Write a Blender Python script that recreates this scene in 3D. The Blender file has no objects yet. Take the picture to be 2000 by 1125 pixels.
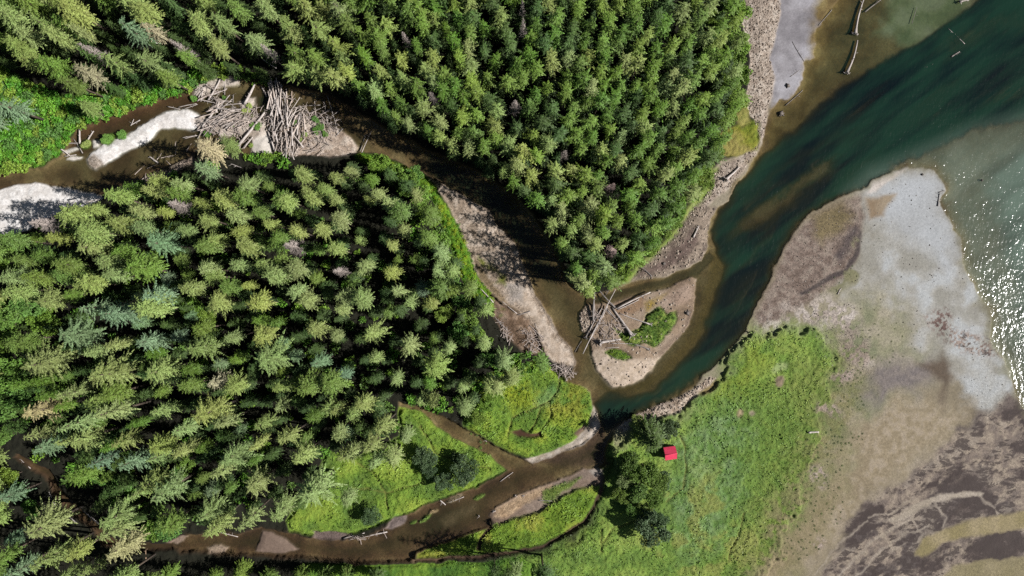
import bpy, math, random
import numpy as np
rng = np.random.default_rng(7)
random.seed(7)
S = 0.12            # metres per photo pixel on the ground
H = 160.0           # height of the drone
CX, CY = 1000.0, 562.5
SUN_EL, SUN_AZ = math.radians(38), math.radians(-9)   # azimuth from +x, counter clockwise
sc = bpy.context.scene
COL = sc.collection
PI = math.pi

def lin(c):
    c = np.asarray(c, float) / 255.0
    return np.where(c <= 0.04045, c / 12.92, ((c + 0.055) / 1.055) ** 2.4)
def P2W(px, py):
    return (px - CX) * S, (CY - py) * S
def at_height(px, py, z):
    """ground pixel of a thing that appears at (px,py) and stands z metres up"""
    k = 1 - z / H
    return CX + (px - CX) * k, CY + (py - CY) * k

# ------------------------------------------------------------------ objects
def link(o, parent=None):
    COL.objects.link(o)
    if parent: o.parent = parent
    return o
def tag(o, label=None, cat=None, group=None, kind=None):
    if label: o['label'] = label
    if cat: o['category'] = cat
    if group: o['group'] = group
    if kind: o['kind'] = kind
    return o
def empty(name, loc, rz=0.0, sc_=1.0):
    o = bpy.data.objects.new(name, None)
    o.empty_display_size = 0.3
    o.location = loc; o.rotation_euler = (0, 0, rz); o.scale = (sc_, sc_, sc_) if np.isscalar(sc_) else sc_
    return link(o)
def mesh_np(name, v, f, mats, smooth=False, fmat=None):
    """v (n,3) array, f (m,k) array with k = 3 or 4"""
    me = bpy.data.meshes.new(name)
    v = np.asarray(v, np.float32); f = np.asarray(f, np.int32)
    me.vertices.add(len(v)); me.vertices.foreach_set('co', v.ravel())
    k = f.shape[1]
    me.loops.add(f.size); me.loops.foreach_set('vertex_index', f.ravel())
    me.polygons.add(len(f))
    me.polygons.foreach_set('loop_start', np.arange(0, f.size, k, dtype=np.int32))
    if fmat is not None: me.polygons.foreach_set('material_index', np.asarray(fmat, np.int32))
    me.update(calc_edges=True)
    me.polygons.foreach_set('use_smooth', np.full(len(f), smooth, bool))
    for m in mats: me.materials.append(m)
    return me
def set_attr(me, name, arr, typ='FLOAT', dom='POINT'):
    a = me.attributes.new(name, typ, dom)
    if typ == 'FLOAT': a.data.foreach_set('value', np.asarray(arr, np.float32).ravel())
    else: a.data.foreach_set('color', np.asarray(arr, np.float32).ravel())

# ------------------------------------------------------------------ noise and polygons
_T = [np.random.default_rng(100 + i).random((256, 256)).astype(np.float32) for i in range(16)]
def vnoise(x, y, s=0):
    t = _T[s % 16]
    xf = np.floor(x); yf = np.floor(y)
    fx = (x - xf).astype(np.float32); fy = (y - yf).astype(np.float32)
    xi = xf.astype(np.int64) & 255; yi = yf.astype(np.int64) & 255
    x1 = (xi + 1) & 255; y1 = (yi + 1) & 255
    fx = fx * fx * (3 - 2 * fx); fy = fy * fy * (3 - 2 * fy)
    a = t[yi, xi]; b = t[yi, x1]; c = t[y1, xi]; d = t[y1, x1]
    return a + (b - a) * fx + (c - a) * fy + (a - b - c + d) * fx * fy
def fbm(x, y, scale, octv=4, s=0, gain=0.5):
    """0..1, scale in photo pixels"""
    r = 0; amp = 1; tot = 0
    x = x / scale; y = y / scale
    for o in range(octv):
        r = r + amp * vnoise(x + 17.3 * o, y + 9.1 * o, s + o); tot += amp
        amp *= gain; c, q = 0.8 * 2.03, 0.6 * 2.03
        x, y = x * c - y * q, x * q + y * c
    return r / tot
def sst(a, b, x):
    t = np.clip((x - a) / (b - a), 0, 1)
    return t * t * (3 - 2 * t)
def sdf(poly, X, Y):
    """signed distance in photo pixels, positive inside"""
    p = np.asarray(poly, np.float32); n = len(p)
    D = np.full(X.shape, 1e12, np.float32); ins = np.zeros(X.shape, bool)
    for i in range(n):
        ax, ay = p[i]; bx, by = p[(i + 1) % n]
        ex, ey = bx - ax, by - ay
        wx = X - ax; wy = Y - ay
        t = np.clip((wx * ex + wy * ey) / max(ex * ex + ey * ey, 1e-6), 0, 1)
        dx = wx - ex * t; dy = wy - ey * t
        np.minimum(D, dx * dx + dy * dy, out=D)
        if ay != by:
            c = ((ay > Y) != (by > Y)) & (X < ex * (Y - ay) / (by - ay) + ax)
            ins ^= c
    D = np.sqrt(D)
    return np.where(ins, D, -D)
def inpoly(poly, x, y):
    c = False; n = len(poly)
    for i in range(n):
        ax, ay = poly[i]; bx, by = poly[(i + 1) % n]
        if (ay > y) != (by > y) and x < (bx - ax) * (y - ay) / (by - ay) + ax: c = not c
    return c

# ------------------------------------------------------------------ the plan of the place (photo pixels)
EAST_EDGE = [(1458,-90000),(1458,0),(1444,34),(1460,75),(1465,117),(1460,185),(1460,213),(1478,249),(1481,270),(1470,295),(1435,309),(1410,313),
    (1389,334),(1382,370),(1353,400),(1330,433),(1315,460),(1276,496),(1251,521),(1226,549),(1204,562),(1165,574),(1140,572)]
R3_N = [(1023,899),(981,878),(952,860),(906,835),(863,810),(821,796),(782,784)]
R3_S = [(782,793),(821,804),(849,828),(885,853),(920,871),(956,889),(977,906),(991,917)]
R2_N = [(970,935),(920,956),(870,974),(821,992),(782,1009),(757,1031),(721,1045),(686,1052),(650,1056),(604,1048),(555,1038),(512,1027),
    (469,1043),(427,1041),(373,1041),(331,1060)]
R2_S = [(331,1066),(355,1075),(427,1079),(533,1084),(583,1084),(640,1092),(697,1097),(757,1097),(806,1090),(812,1076),(870,1059),(917,1041),
    (959,1027),(963,1006),(970,988),(1005,970),(1048,952),(1094,935),(1141,915),(1165,917),(1178,905),(1186,870),(1205,835)]
WEST_BANK = [(742,300),(781,318),(828,338),(855,352),(863,362),(899,379),(920,393),(956,410),(970,439),(1005,475),(1023,517),(1034,546),(1045,574),
    (1059,602),(1077,624),(1091,656),(1116,681),(1124,713),(1108,735),(1108,748),(1140,757),(1151,764),(1157,789),(1169,814),(1173,832),(1162,849),
    (1141,867),(1105,881),(1069,896),(1041,905)]
NE_BANK = [(1204,562),(1165,574),(1130,570),(1110,545),(1085,490),(1050,430),(1010,385),(960,350),(900,320),(830,290),(760,255),(690,215),(620,180)]
EST_L = [(1638,-90000),(1638,0),(1620,18),(1595,53),(1591,114),(1570,121),(1570,139),(1560,167),(1545,192),(1520,194),(1513,210),(1499,228),(1492,256),
    (1488,281),(1474,309),(1453,341),(1442,359),(1424,391),(1403,407),(1389,428),(1383,457),(1383,482),(1371,510),(1335,526),(1300,541),(1272,545),(1233,552)]
EST_R = [(1219,825),(1254,807),(1308,785),(1350,764),(1371,734),(1407,702),(1435,670),(1456,638),(1474,602),(1492,570),(1510,531),(1527,492),(1549,457),
    (1577,421),(1620,396),(1655,380),(1690,366),(1700,352),(1730,338),(1765,328),(1800,325),(1825,333),(1838,350),(1845,372),(1837,390),(1838,403),(1855,428),
    (1862,450),(1876,467),(1879,499),(1890,538),(1908,574),(1933,606),(1936,620),(1936,666),(1951,688),(1972,727),(1980,760),(1993,789),(2010,805),(2060,850),
    (2300,950),(90000,3000),(90000,-90000)]
WATER = EST_L + NE_BANK + [(640,230),(700,272)] + WEST_BANK + R3_N + R3_S + R2_N + R2_S + EST_R
CREEK_TOP = [(-90000,342),(-50,342),(0,340),(60,328),(90,325),(125,303),(140,270),(155,252),(190,240),(240,225),(290,202),(325,188),(370,183),(385,165),(430,155),(480,158),(560,168),(640,185),(700,222)]
CREEK = CREEK_TOP + [(745,300),(700,300),(640,305),(600,306),(560,302),(500,307),(470,300),(440,290),(400,290),(370,310),(330,325),(290,345),(240,370),
    (200,384),(150,372),(107,364),(71,357),(36,361),(0,370),(-50,372),(-90000,372)]
DARK_CREEK = [(36,884),(55,893),(75,905),(100,915),(112,935),(120,955),(140,975),(165,995),(190,1015),(215,1045),(260,1060),(330,1060),(340,1072),(255,1078),
    (205,1062),(178,1028),(150,1005),(125,985),(106,962),(98,940),(84,925),(60,910),(30,892)]
BAR_W1 = [(174,299),(199,284),(249,263),(270,245),(302,228),(331,217),(366,211),(384,220),(402,231),(393,246),(377,253),(341,249),(316,254),(302,265),
    (284,279),(256,291),(228,307),(199,323),(185,332),(171,320),(167,309)]
BAR_W2 = [(-90000,372),(-50,372),(0,370),(36,361),(71,357),(107,363),(150,372),(185,379),(204,386),(178,402),(130,412),(95,430),(60,450),(0,465),(-50,465),(-90000,465)]
SAND_A = [(462,200),(478,190),(497,190),(502,203),(490,215),(470,212)]
SAND_B = [(440,215),(500,225),(520,240),(530,262),(532,300),(510,306),(492,300),(490,266),(460,262),(430,268),(410,250)]
SAND_C = [(600,225),(640,240),(665,255),(690,272),(702,288),(696,300),(650,306),(590,306),(540,303),(545,250),(570,220)]
SAND_D = [(385,168),(428,152),(470,158),(468,166),(425,172),(395,190),(380,186)]
SAND_E = [(378,232),(398,222),(404,238),(396,246),(386,242)]
BAR_M = [(863,360),(899,379),(920,393),(956,410),(970,439),(1005,475),(1023,517),(1034,546),(1045,574),(1059,602),(1077,624),(1091,656),(1116,681),(1124,713),
    (1112,716),(1085,708),(1068,690),(1060,670),(1050,645),(1030,622),(1010,606),(981,588),(959,570),(941,549),(925,517),(915,485),(899,446),(877,403),(856,376)]
BAR_MB = [(960,580),(1005,605),(1035,625),(1050,650),(1062,688),(1040,694),(1005,670),(985,645),(966,617)]
ISLAND = [(1132,612),(1143,598),(1167,592),(1204,588),(1231,581),(1266,573),(1306,561),(1335,547),(1352,541),(1362,546),(1358,568),(1356,588),(1354,610),
    (1347,633),(1325,660),(1306,682),(1290,700),(1276,716),(1254,741),(1219,757),(1197,757),(1180,741),(1162,720),(1154,688),(1152,660),(1137,648),(1131,625)]
ISL_GREEN = [(1196,640),(1220,652),(1250,640),(1265,612),(1290,598),(1302,612),(1318,608),(1322,622),(1310,645),(1295,665),(1275,678),(1255,668),(1235,676),(1212,664)]
ISL_GREEN2 = [(1181,688),(1195,680),(1212,683),(1232,698),(1222,704),(1195,698)]
SPIT_N = [(1233,549),(1272,543),(1300,540),(1335,525),(1371,509),(1383,482),(1383,457),(1389,428),(1403,407),(1360,400),(1330,433),(1315,460),(1276,496),(1251,521)]
GRAVEL_BEACH = [(1455,-90000),(1455,0),(1442,34),(1458,75),(1463,117),(1458,185),(1460,213),(1478,249),(1484,280),(1440,312),(1412,320),(1392,340),(1385,372),(1350,410),(1325,445),
    (1345,440),(1372,412),(1395,390),(1425,368),(1450,335),(1476,300),(1492,262),(1497,225),(1506,190),(1512,150),(1504,117),(1513,71),(1522,36),(1524,0),(1524,-90000)]
BEACH_BEND = [(1205,835),(1219,822),(1254,804),(1308,782),(1350,762),(1385,735),(1398,738),(1365,768),(1345,785),(1325,806),(1300,812),(1270,815),(1240,826),(1215,845)]
M1 = [(782,794),(821,805),(849,829),(885,854),(920,872),(956,890),(977,907),(988,916),(968,932),(920,953),(870,971),(821,989),(782,1006),(757,1018),(721,1030),(686,1042),(650,1044),(604,1041),
    (570,1036),(560,1015),(600,960),(640,880),(700,890),(780,850)]
M2 = [(1066,700),(1091,732),(1108,748),(1138,757),(1152,766),(1156,785),(1160,800),(1150,830),(1120,862),(1085,880),(1050,893),(1020,890),(981,874),(952,856),(906,831),(905,800),(930,740),(1000,715)]
M3 = [(1215,845),(1240,826),(1270,816),(1300,813),(1325,808),(1345,787),(1368,768),(1400,738),(1410,705),(1435,672),(1458,640),(1480,637),(1500,648),(1540,632),(1580,640),(1612,655),(1632,690),
    (1638,720),(1622,745),(1615,790),(1600,830),(1590,880),(1575,930),(1560,990),(1540,1050),(1510,1110),(1490,1180),(1490,1600),(860,1600),(900,1130),(980,1093),(1060,1078),(1130,1045),(1165,1005),(1180,950),(1190,880)]
M4 = [(815,1078),(870,1061),(917,1043),(959,1029),(985,1010),(1040,1000),(1075,978),(1100,950),(1140,948),(1168,940),(1172,958),(1158,990),(1135,1018),(1098,1042),(1055,1062),(1000,1072),(930,1080),(880,1082),(815,1088)]
DITCH = [(1175,946),(1178,955),(1165,988),(1142,1020),(1101,1047),(1060,1068),(1002,1079),(932,1088),(880,1091),(808,1096),(806,1090),(880,1085),(930,1082),(1000,1074),(1057,1063),(1098,1042),(1137,1016),(1160,986),(1170,952)]
DITCH2 = [(955,1026),(962,1028),(946,1050),(940,1068),(936,1074),(930,1072),(935,1052)]
SBAR = [(955,1008),(970,988),(1005,970),(1048,952),(1094,935),(1141,915),(1165,915),(1178,930),(1174,950),(1150,950),(1120,955),(1085,980),(1050,1000),(1000,1012),(975,1025)]
SHRUB_NW = [(-90000,140),(-60,130),(0,130),(60,160),(120,185),(170,190),(230,180),(300,165),(350,158),(372,140),(420,130),(455,138),(452,150),(430,155),(385,165),(370,181),(325,186),(290,200),(240,223),(190,238),(155,250),
    (138,270),(125,300),(90,323),(60,327),(0,338),(-60,340),(-90000,340)]
STRIP = [(690,300),(742,306),(781,322),(828,341),(849,368),(858,382),(877,405),(899,448),(915,487),(925,519),(941,551),(959,572),(966,600),(960,612),(925,580),(900,540),(880,480),(862,430),(845,390),(820,360),(770,335),(700,316)]
FOREST_NE = [(540,-120),(1480,-120),(1450,0),(1438,60),(1445,120),(1440,200),(1415,265),(1390,315),(1350,375),(1310,435),(1265,485),(1200,535),(1155,560),(1120,545),(1095,480),(1060,415),(1015,372),(965,335),(905,300),(840,265),(765,235),(700,190),(640,160),(590,150)]

xs_core = np.arange(-160, 2161, 2.0); ys_core = np.arange(-160, 1286, 2.0)
def expand(a):
    g = [2.0 * 1.27 ** i for i in range(1, 44)]
    c = np.cumsum(g)
    return np.concatenate([a[0] - c[::-1], a, a[-1] + c])
xs = expand(xs_core).astype(np.float32); ys = expand(ys_core).astype(np.float32)
X, Y = np.meshgrid(xs, ys)
NY, NX = X.shape
WXa = (fbm(X, Y, 26, 3, 1) - 0.5); WYa = (fbm(X, Y, 26, 3, 5) - 0.5)
WXb = (fbm(X, Y, 7, 2, 3) - 0.5); WYb = (fbm(X, Y, 7, 2, 8) - 0.5)
N_big = fbm(X, Y, 120, 4, 2); N_mid = fbm(X, Y, 34, 4, 6); N_fin = fbm(X, Y, 9, 3, 9); N_pt = fbm(X, Y, 4.2, 2, 11)
N_str = fbm((X * .82 - Y * .57) * .36, (X * .57 + Y * .82), 22, 6, 4, .62)
N_wd = fbm((X * .82 - Y * .57) * .6, (X * .57 + Y * .82), 60, 7, 9, .6)

K = 0.66
def alb(c): return (lin(c) * K).astype(np.float32)
cover = np.empty((NY, NX, 3), np.float32); cover[:] = alb((42, 42, 28)) * 0.6
_far = sst(150, 420, np.maximum(np.maximum(-X, -Y), Y - 1125))[..., None]
cover += (alb((58, 76, 40)) * .8 - cover) * _far
hgt = 1.0 + 0.9 * (N_mid - 0.5) + 0.5 * (N_fin - 0.5)
veg = np.full((NY, NX), 0.6, np.float32); wet = np.zeros((NY, NX), np.float32); coarse = np.full((NY, NX), 0.3, np.float32)

def window(poly, pad=40):
    p = np.asarray(poly, float)
    x0, x1 = np.searchsorted(xs, [p[:, 0].min() - pad, p[:, 0].max() + pad]); y0, y1 = np.searchsorted(ys, [p[:, 1].min() - pad, p[:, 1].max() + pad])
    return slice(y0, max(y1, y0 + 1)), slice(x0, max(x1, x0 + 1))
def field(poly, warp=10, fine=3):
    w = window(poly)
    return w, sdf(poly, X[w] + warp * WXa[w] + fine * WXb[w], Y[w] + warp * WYa[w] + fine * WYb[w])
def layer(poly, cols, f=3.0, warp=10, fine=3, ns='mid', h=None, v=None, we=None, co=None, a=1.0, th=None, thn=None, contrast=1.6, hf=None):
    w, d = field(poly, warp, fine)
    m = sst(-f, f, d) * a
    if th is not None:
        n = {'big': N_big, 'mid': N_mid, 'fin': N_fin, 'pt': N_pt, 'str': N_str, 'wd': N_wd}[thn or 'mid'][w]
        tw = .03 if thn in ('str', 'wd') else .06; m = m * sst(th - tw, th + tw, n)
    n = {'big': N_big, 'mid': N_mid, 'fin': N_fin, 'pt': N_pt, 'str': N_str, 'wd': N_wd}[ns][w]
    t = np.clip((n - 0.5) * contrast * 1.7 + 0.5, 0, 1) * (len(cols) - 1)
    c = np.zeros(n.shape + (3,), np.float32)
    for i, q in enumerate(cols):
        c += np.clip(1 - np.abs(t - i), 0, 1)[..., None] * alb(q)
    cover[w] += (c - cover[w]) * m[..., None]
    mh = sst(-(hf or 2.5), (hf or 2.5), d) * (1 if th is None else 0)
    if h is not None: hgt[w] += ((h(d, w) if callable(h) else h) - hgt[w]) * mh
    for arr, val in ((veg, v), (wet, we), (coarse, co)):
        if val is not None: arr[w] += (val - arr[w]) * m
    return w, d
def ell(cx, cy, rx, ry, ang=0, n=20):
    a = math.radians(ang); o = []
    for i in range(n):
        t = 2 * PI * i / n; u, w_ = rx * math.cos(t), ry * math.sin(t)
        o.append((cx + u * math.cos(a) - w_ * math.sin(a), cy + u * math.sin(a) + w_ * math.cos(a)))
    return o

# tidal flats and beaches
FLAT = EAST_EDGE + [(1125,600),(1130,760),(1165,830),(1200,840),(1195,1300),(1150,90000),(90000,90000),(90000,-90000)]
flat_h = lambda d, w: 0.10 + 0.10 * (N_mid[w] - 0.5) + 0.05 * (N_fin[w] - 0.5)
layer(FLAT, [(118,107,87),(135,124,103),(148,138,119)], h=flat_h, v=0.0, we=0.25, co=0.35, ns='big', contrast=1.2)
layer([(1560,640),(1640,560),(1760,560),(1780,640),(1840,700),(1760,800),(1640,860),(1600,760)], [(122,124,96),(142,138,112),(158,150,130)], f=40, warp=60, ns='mid', co=0.5)
layer([(1690,-90000),(1690,0),(1650,60),(1600,130),(1560,180),(1505,215),(1500,120),(1515,40),(1522,-90000)], [(128,124,128),(150,146,150),(166,163,168)], f=7, warp=14, ns='mid', co=0.15, we=0.4)
layer([(1648,560),(1690,430),(1690,365),(1765,325),(1830,330),(1850,400),(1885,500),(1940,610),(1950,680),(1985,760),(1930,800),(1880,740),(1800,680),(1770,600),(1700,560)],
      [(144,141,132),(160,158,152),(172,174,174)], f=40, warp=60, ns='mid', co=0.25, we=0.4)
layer([(1720,360),(1800,332),(1836,345),(1842,400),(1870,470),(1850,540),(1800,480),(1740,440),(1705,420)], [(160,161,161),(172,175,178)], f=30, warp=30, ns='big', co=0.15)
layer([(1880,740),(1940,690),(1985,760),(1950,800),(1900,800)], [(154,151,143),(174,176,176)], f=20, warp=40, ns='mid', co=0.5)
layer([(1694,378),(1705,352),(1740,338),(1768,330),(1740,350),(1712,372)], [(186,176,168),(206,196,188)], f=5, warp=6)
layer([(1692,388),(1735,378),(1752,380),(1735,402),(1728,424),(1700,428)], [(132,112,88),(150,134,112)], f=7, warp=12)
layer([(1465,655),(1478,612),(1510,545),(1545,465),(1580,428),(1650,392),(1682,385),(1690,420),(1680,480),(1650,540),(1600,580),(1540,612),(1500,640)],
      [(110,94,84),(128,112,102),(144,130,118)], f=9, warp=14, ns='fin', co=0.9, contrast=1.3)
layer([(1585,430),(1640,400),(1665,412),(1660,440),(1610,480),(1590,470)], [(104,92,62),(122,108,78)], f=14, warp=26)
layer([(1632,500),(1648,465),(1672,440),(1680,450),(1665,478),(1640,512)], [(74,64,64),(92,80,76)], f=8, warp=10)
layer([(1560,572),(1600,548),(1650,522),(1672,480),(1678,450),(1684,452),(1680,490),(1656,530),(1605,556),(1566,578)], [(72,62,60),(92,82,76)], f=3, warp=8)
layer([(1640,530),(1675,470),(1690,480),(1700,440),(1712,470),(1690,520),(1650,560),(1600,580)], [(108,108,76),(126,122,92)], f=10, warp=30, th=0.48)
# pale crusts around the marsh
layer([(1560,590),(1600,580),(1660,590),(1670,640),(1700,700),(1690,740),(1640,740),(1625,690),(1600,650),(1560,640),(1500,640),(1480,632),(1530,605)], [(150,136,126),(172,160,150),(186,176,168)], f=18, warp=44, co=1.0, th=0.46, thn='fin')
layer([(1800,620),(1850,600),(1870,640),(1960,670),(1960,700),(1900,690),(1830,660)], [(96,72,66),(150,134,124)], f=10, warp=24, co=1.0, th=0.52, thn='pt')
# brown smear, tan belt, weed beds
layer([(1640,780),(1690,720),(1760,700),(1820,700),(1845,735),(1800,760),(1740,770),(1700,790)], [(112,104,102),(130,120,114)], f=22, warp=40, ns='fin')
layer([(1788,706),(1815,712),(1835,700),(1840,690),(1858,712),(1860,735),(1845,765),(1840,800),(1833,780),(1842,748),(1820,738)], [(88,74,60),(102,88,74)], f=12, warp=16)
layer([(1640,860),(1760,770),(1850,800),(1900,800),(1850,850),(1760,920),(1700,960),(1650,1040),(1560,1125),(1500,1140),(1560,1040),(1600,960)], [(138,124,100),(150,136,112),(158,144,124)], f=30, warp=40, ns='fin')
WEED = [(1600,1135),(1650,1050),(1690,985),(1760,935),(1840,870),(1920,810),(1975,780),(2040,800),(90000,1000),(90000,90000),(1550,90000)]
layer(WEED, [(112,100,92),(132,118,106),(152,138,122)], f=12, warp=30, ns='fin', co=0.6)
layer(WEED, [(60,50,50),(80,70,68)], f=14, warp=36, th=0.52, thn='wd', ns='fin', co=0.3, a=0.85)
layer(WEED, [(66,55,53),(94,84,80)], f=14, warp=36, th=0.53, thn='wd', ns='pt', co=0.5, a=0.6)
layer(WEED, [(150,138,124),(166,154,140)], f=14, warp=36, th=0.6, thn='str', ns='pt', co=0.5, a=0.45)
for q in ([(1640,1050),(1700,975),(1780,930),(1870,880),(1890,930),(1800,970),(1720,1020)], [(1870,890),(1960,800),(2010,790),(2010,960),(1960,960),(1930,900)], [(1850,950),(1900,915),(1930,950),(1920,1000),(1880,985)], [(1840,1015),(1890,970),(1910,1000),(1870,1035)],
          [(1790,1090),(1850,1060),(1970,1020),(2100,1050),(2100,1200),(1800,1200)], [(1960,770),(2020,780),(2020,860),(1970,855)]):
    layer(q, [(58,48,46),(72,60,56),(100,88,82)], f=14, warp=50, ns='str', contrast=2.0, th=0.45, thn='wd')
layer([(1735,1015),(1790,985),(1830,968),(1880,960),(1920,962),(1915,968),(1870,972),(1830,980),(1795,998),(1745,1020)], [(156,144,128),(172,160,146)], f=3, warp=8)
layer([(1785,1085),(1800,1050),(1850,1030),(1900,1015),(1960,1005),(2100,980),(2100,1010),(1990,1035),(1900,1045),(1840,1060),(1800,1090)], [(134,122,84),(152,138,106)], f=5, warp=10)
layer([(1840,1130),(1860,1105),(1920,1095),(2100,1080),(2100,1180),(1840,1180)], [(128,118,86),(146,134,104)], f=6, warp=14)
RILLS = [([(1632,1130),(1690,1070),(1740,1030),(1800,995),(1838,975)],2.2),([(1668,1130),(1712,1082),(1760,1046),(1812,1028)],1.8),([(1690,1014),(1740,1000),(1795,972)],1.5),([(1905,966),(1932,984),(1948,1004)],1.4),([(1780,1012),(1800,1040),(1790,1060)],1.2),([(1830,985),(1845,1010),(1838,1030)],1.2),([(1590,1125),(1640,1060),(1690,1020)],1.6)]
for q, hw_ in RILLS:
    for (ax, ay), (bx, by) in zip(q[:-1], q[1:]):
        nx, ny = -(by - ay), bx - ax; l = math.hypot(nx, ny); nx, ny = nx / l * hw_, ny / l * hw_
        layer([(ax + nx, ay + ny), (bx + nx, by + ny), (bx - nx, by - ny), (ax - nx, ay - ny)], [(150,138,122),(168,156,142)], f=2.2, warp=14, fine=6, a=.75)
weed = np.zeros((NY, NX), np.float32)
def weeds(poly, a, f=14, warp=36, nz='wd', lo=.40, hi=.60):
    w, d = field(poly, warp, 8); n = {'wd': N_wd, 'str': N_str, 'fin': N_fin, 'mid': N_mid}[nz][w]
    weed[w] = np.maximum(weed[w], sst(-f, f, d) * (a * (.35 + .65 * sst(lo, hi, n))))
weeds(WEED, .62); weeds(WEED, .55, nz='str')
for q in ([(1640,1050),(1700,975),(1780,930),(1870,880),(1890,930),(1800,970),(1720,1020)], [(1870,890),(1960,800),(2010,790),(2010,960),(1960,960),(1930,900)], [(1790,1090),(1850,1060),(1970,1020),(2100,1050),(2100,1200),(1800,1200)], [(1850,950),(1900,915),(1930,950),(1920,1000),(1880,985)]): weeds(q, .85)
weeds([(1800,615),(1860,600),(1880,640),(1965,665),(1965,705),(1900,695),(1830,660)], .42, 12, 30, 'mid'); weeds([(1640,600),(1700,590),(1800,640),(1850,760),(1940,790),(1900,830),(1820,800),(1740,720),(1640,740)], .26, 30, 50, 'mid')
weeds([(1465,655),(1478,612),(1545,465),(1650,392),(1690,420),(1650,540),(1540,612)], .25, 10, 20, 'fin'); weeds([(1690,480),(1760,430),(1880,540),(1900,600),(1780,600)], .16, 30, 40, 'mid')
for q in ([(1735,1015),(1790,985),(1830,968),(1880,960),(1920,962),(1915,968),(1870,972),(1830,980),(1795,998),(1745,1020)], [(1785,1085),(1800,1050),(1850,1030),(1900,1015),(1960,1005),(2100,980),(2100,1010),(1990,1035),(1900,1045),(1840,1060),(1800,1090)], [(1840,1130),(1860,1105),(1920,1095),(2100,1080),(2100,1180),(1840,1180)]):
    w_, d_ = field(q, 10, 4); weed[w_] *= 1 - .93 * sst(-4, 3, d_)
RW = RILLS
for q, hw_ in RW:
    for (ax, ay), (bx, by) in zip(q[:-1], q[1:]):
        nx, ny = -(by - ay), bx - ax; l = math.hypot(nx, ny); nx, ny = nx / l * hw_, ny / l * hw_
        w_, d_ = field([(ax + nx, ay + ny), (bx + nx, by + ny), (bx - nx, by - ny), (ax - nx, ay - ny)], 14, 6); weed[w_] *= 1 - .9 * sst(-2.5, 1, d_)
# north beach
layer(GRAVEL_BEACH, [(150,135,122),(172,157,143),(190,177,164)], f=4, warp=8, ns='fin', co=0.75, h=lambda d, w: 0.15 + np.clip(d, 0, 30) * 0.012 + 0.12 * (N_pt[w] - 0.5), contrast=1.4)
layer([(1444,34),(1460,40),(1464,90),(1458,85)], [(196,184,170)], f=3, warp=3)
layer(SPIT_N, [(106,92,82),(132,118,104),(156,140,124)], f=5, warp=8, ns='fin', co=0.8, h=lambda d, w: 0.05 + np.clip(d, 0, 20) * 0.012 + 0.15 * (N_fin[w] - 0.5))
layer([(1240,540),(1290,510),(1330,470),(1352,450),(1365,470),(1340,505),(1290,530)], [(96,80,72),(116,98,90)], f=8, warp=10, ns='fin')
# grass meadows
def gh(base): return lambda d, w: base * sst(0, 7, d) + 0.05 + (0.34 * (N_fin[w] - 0.5) + 0.34 * (N_pt[w] - 0.5) + 0.4 * (N_mid[w] - 0.5)) * sst(0, 8, d)
GR = [(92,120,48),(114,144,52),(134,158,60)]
layer(M1, GR, f=3, warp=8, h=gh(0.9), v=1, co=0.2, we=0, ns='mid')
layer(M2, [(90,120,44),(112,144,50),(138,160,56)], f=3, warp=6, h=gh(0.9), v=1, co=0.2, we=0, ns='mid')
layer([(1060,760),(1100,745),(1150,770),(1156,790),(1120,820),(1060,815),(1040,800)], [(128,136,46),(146,146,56)], f=20, warp=30, v=1, th=0.42, thn='mid', a=.8)
layer([(985,770),(1030,745),(1040,790),(1000,810)], [(132,148,40),(150,160,40)], f=12, warp=30, v=1, a=0.8)
layer([(1050,780),(1080,750),(1095,760),(1075,790),(1050,800)], [(96,134,74),(110,146,86)], f=10, warp=14, v=1, a=0.8)
layer([(1560,640),(1660,660),(1700,740),(1670,840),(1650,960),(1590,1060),(1520,1180),(1450,1180),(1560,900)], [(112,114,76),(130,126,92),(142,132,104)], f=26, warp=50, v=.42, a=.8)
layer(M3, [(100,128,56),(116,146,62),(132,156,72)], f=28, warp=44, fine=12, h=gh(0.75), v=1, co=0.2, we=0, ns='mid', hf=5)
layer([(1320,860),(1380,800),(1440,790),(1480,800),(1470,860),(1440,940),(1420,1050),(1330,1100),(1310,1000)], [(88,124,66),(112,142,94),(128,152,112)], f=34, warp=60, v=1, a=0.5, ns='fin')
layer([(1390,740),(1460,660),(1500,660),(1500,720),(1450,780),(1400,780)], [(112,138,46),(128,144,50)], f=24, warp=40, v=1, th=0.47, a=.6)
layer([(1540,700),(1640,700),(1610,860),(1560,1000),(1500,1130),(1420,1130),(1460,1000),(1530,860)], [(108,124,58),(126,136,72)], f=40, warp=60, v=1, a=0.7, ns='fin')
layer([(1500,1000),(1570,880),(1640,700),(1680,760),(1640,880),(1590,990),(1560,1060),(1500,1180),(1440,1180)], [(112,116,70),(132,126,88)], f=30, warp=50, v=0.5, th=0.46, thn='fin', co=0.6)
layer([(1455,1180),(1500,1090),(1560,1030),(1590,960),(1650,940),(1600,1040),(1540,1120),(1500,1180)], [(128,118,86),(144,130,102)], f=26, warp=40, v=0.1, ns='fin')
layer([(1380,820),(1450,760),(1540,760),(1580,830),(1520,960),(1440,1010),(1390,920)], [(82,112,46),(96,124,52)], f=26, warp=60, v=1, a=.75, th=0.5, thn='mid')
layer([(1300,960),(1400,930),(1480,1040),(1440,1125),(1300,1125),(1240,1060)], [(122,134,62),(138,142,76)], f=26, warp=60, v=1, a=.7, th=0.52, thn='mid')
layer(ell(1522,745,9,11), [(118,104,84),(134,118,98)], f=3, warp=10, v=0)
layer(ell(1520,717,14,9,-30), [(150,164,110)], f=6, warp=16, v=0.6, a=0.8)
layer(ell(1443,806,5,9,10), [(156,140,110)], f=3, warp=8, v=0); layer(ell(1466,805,6,5), [(146,136,112)], f=3, warp=8, v=0)
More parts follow.
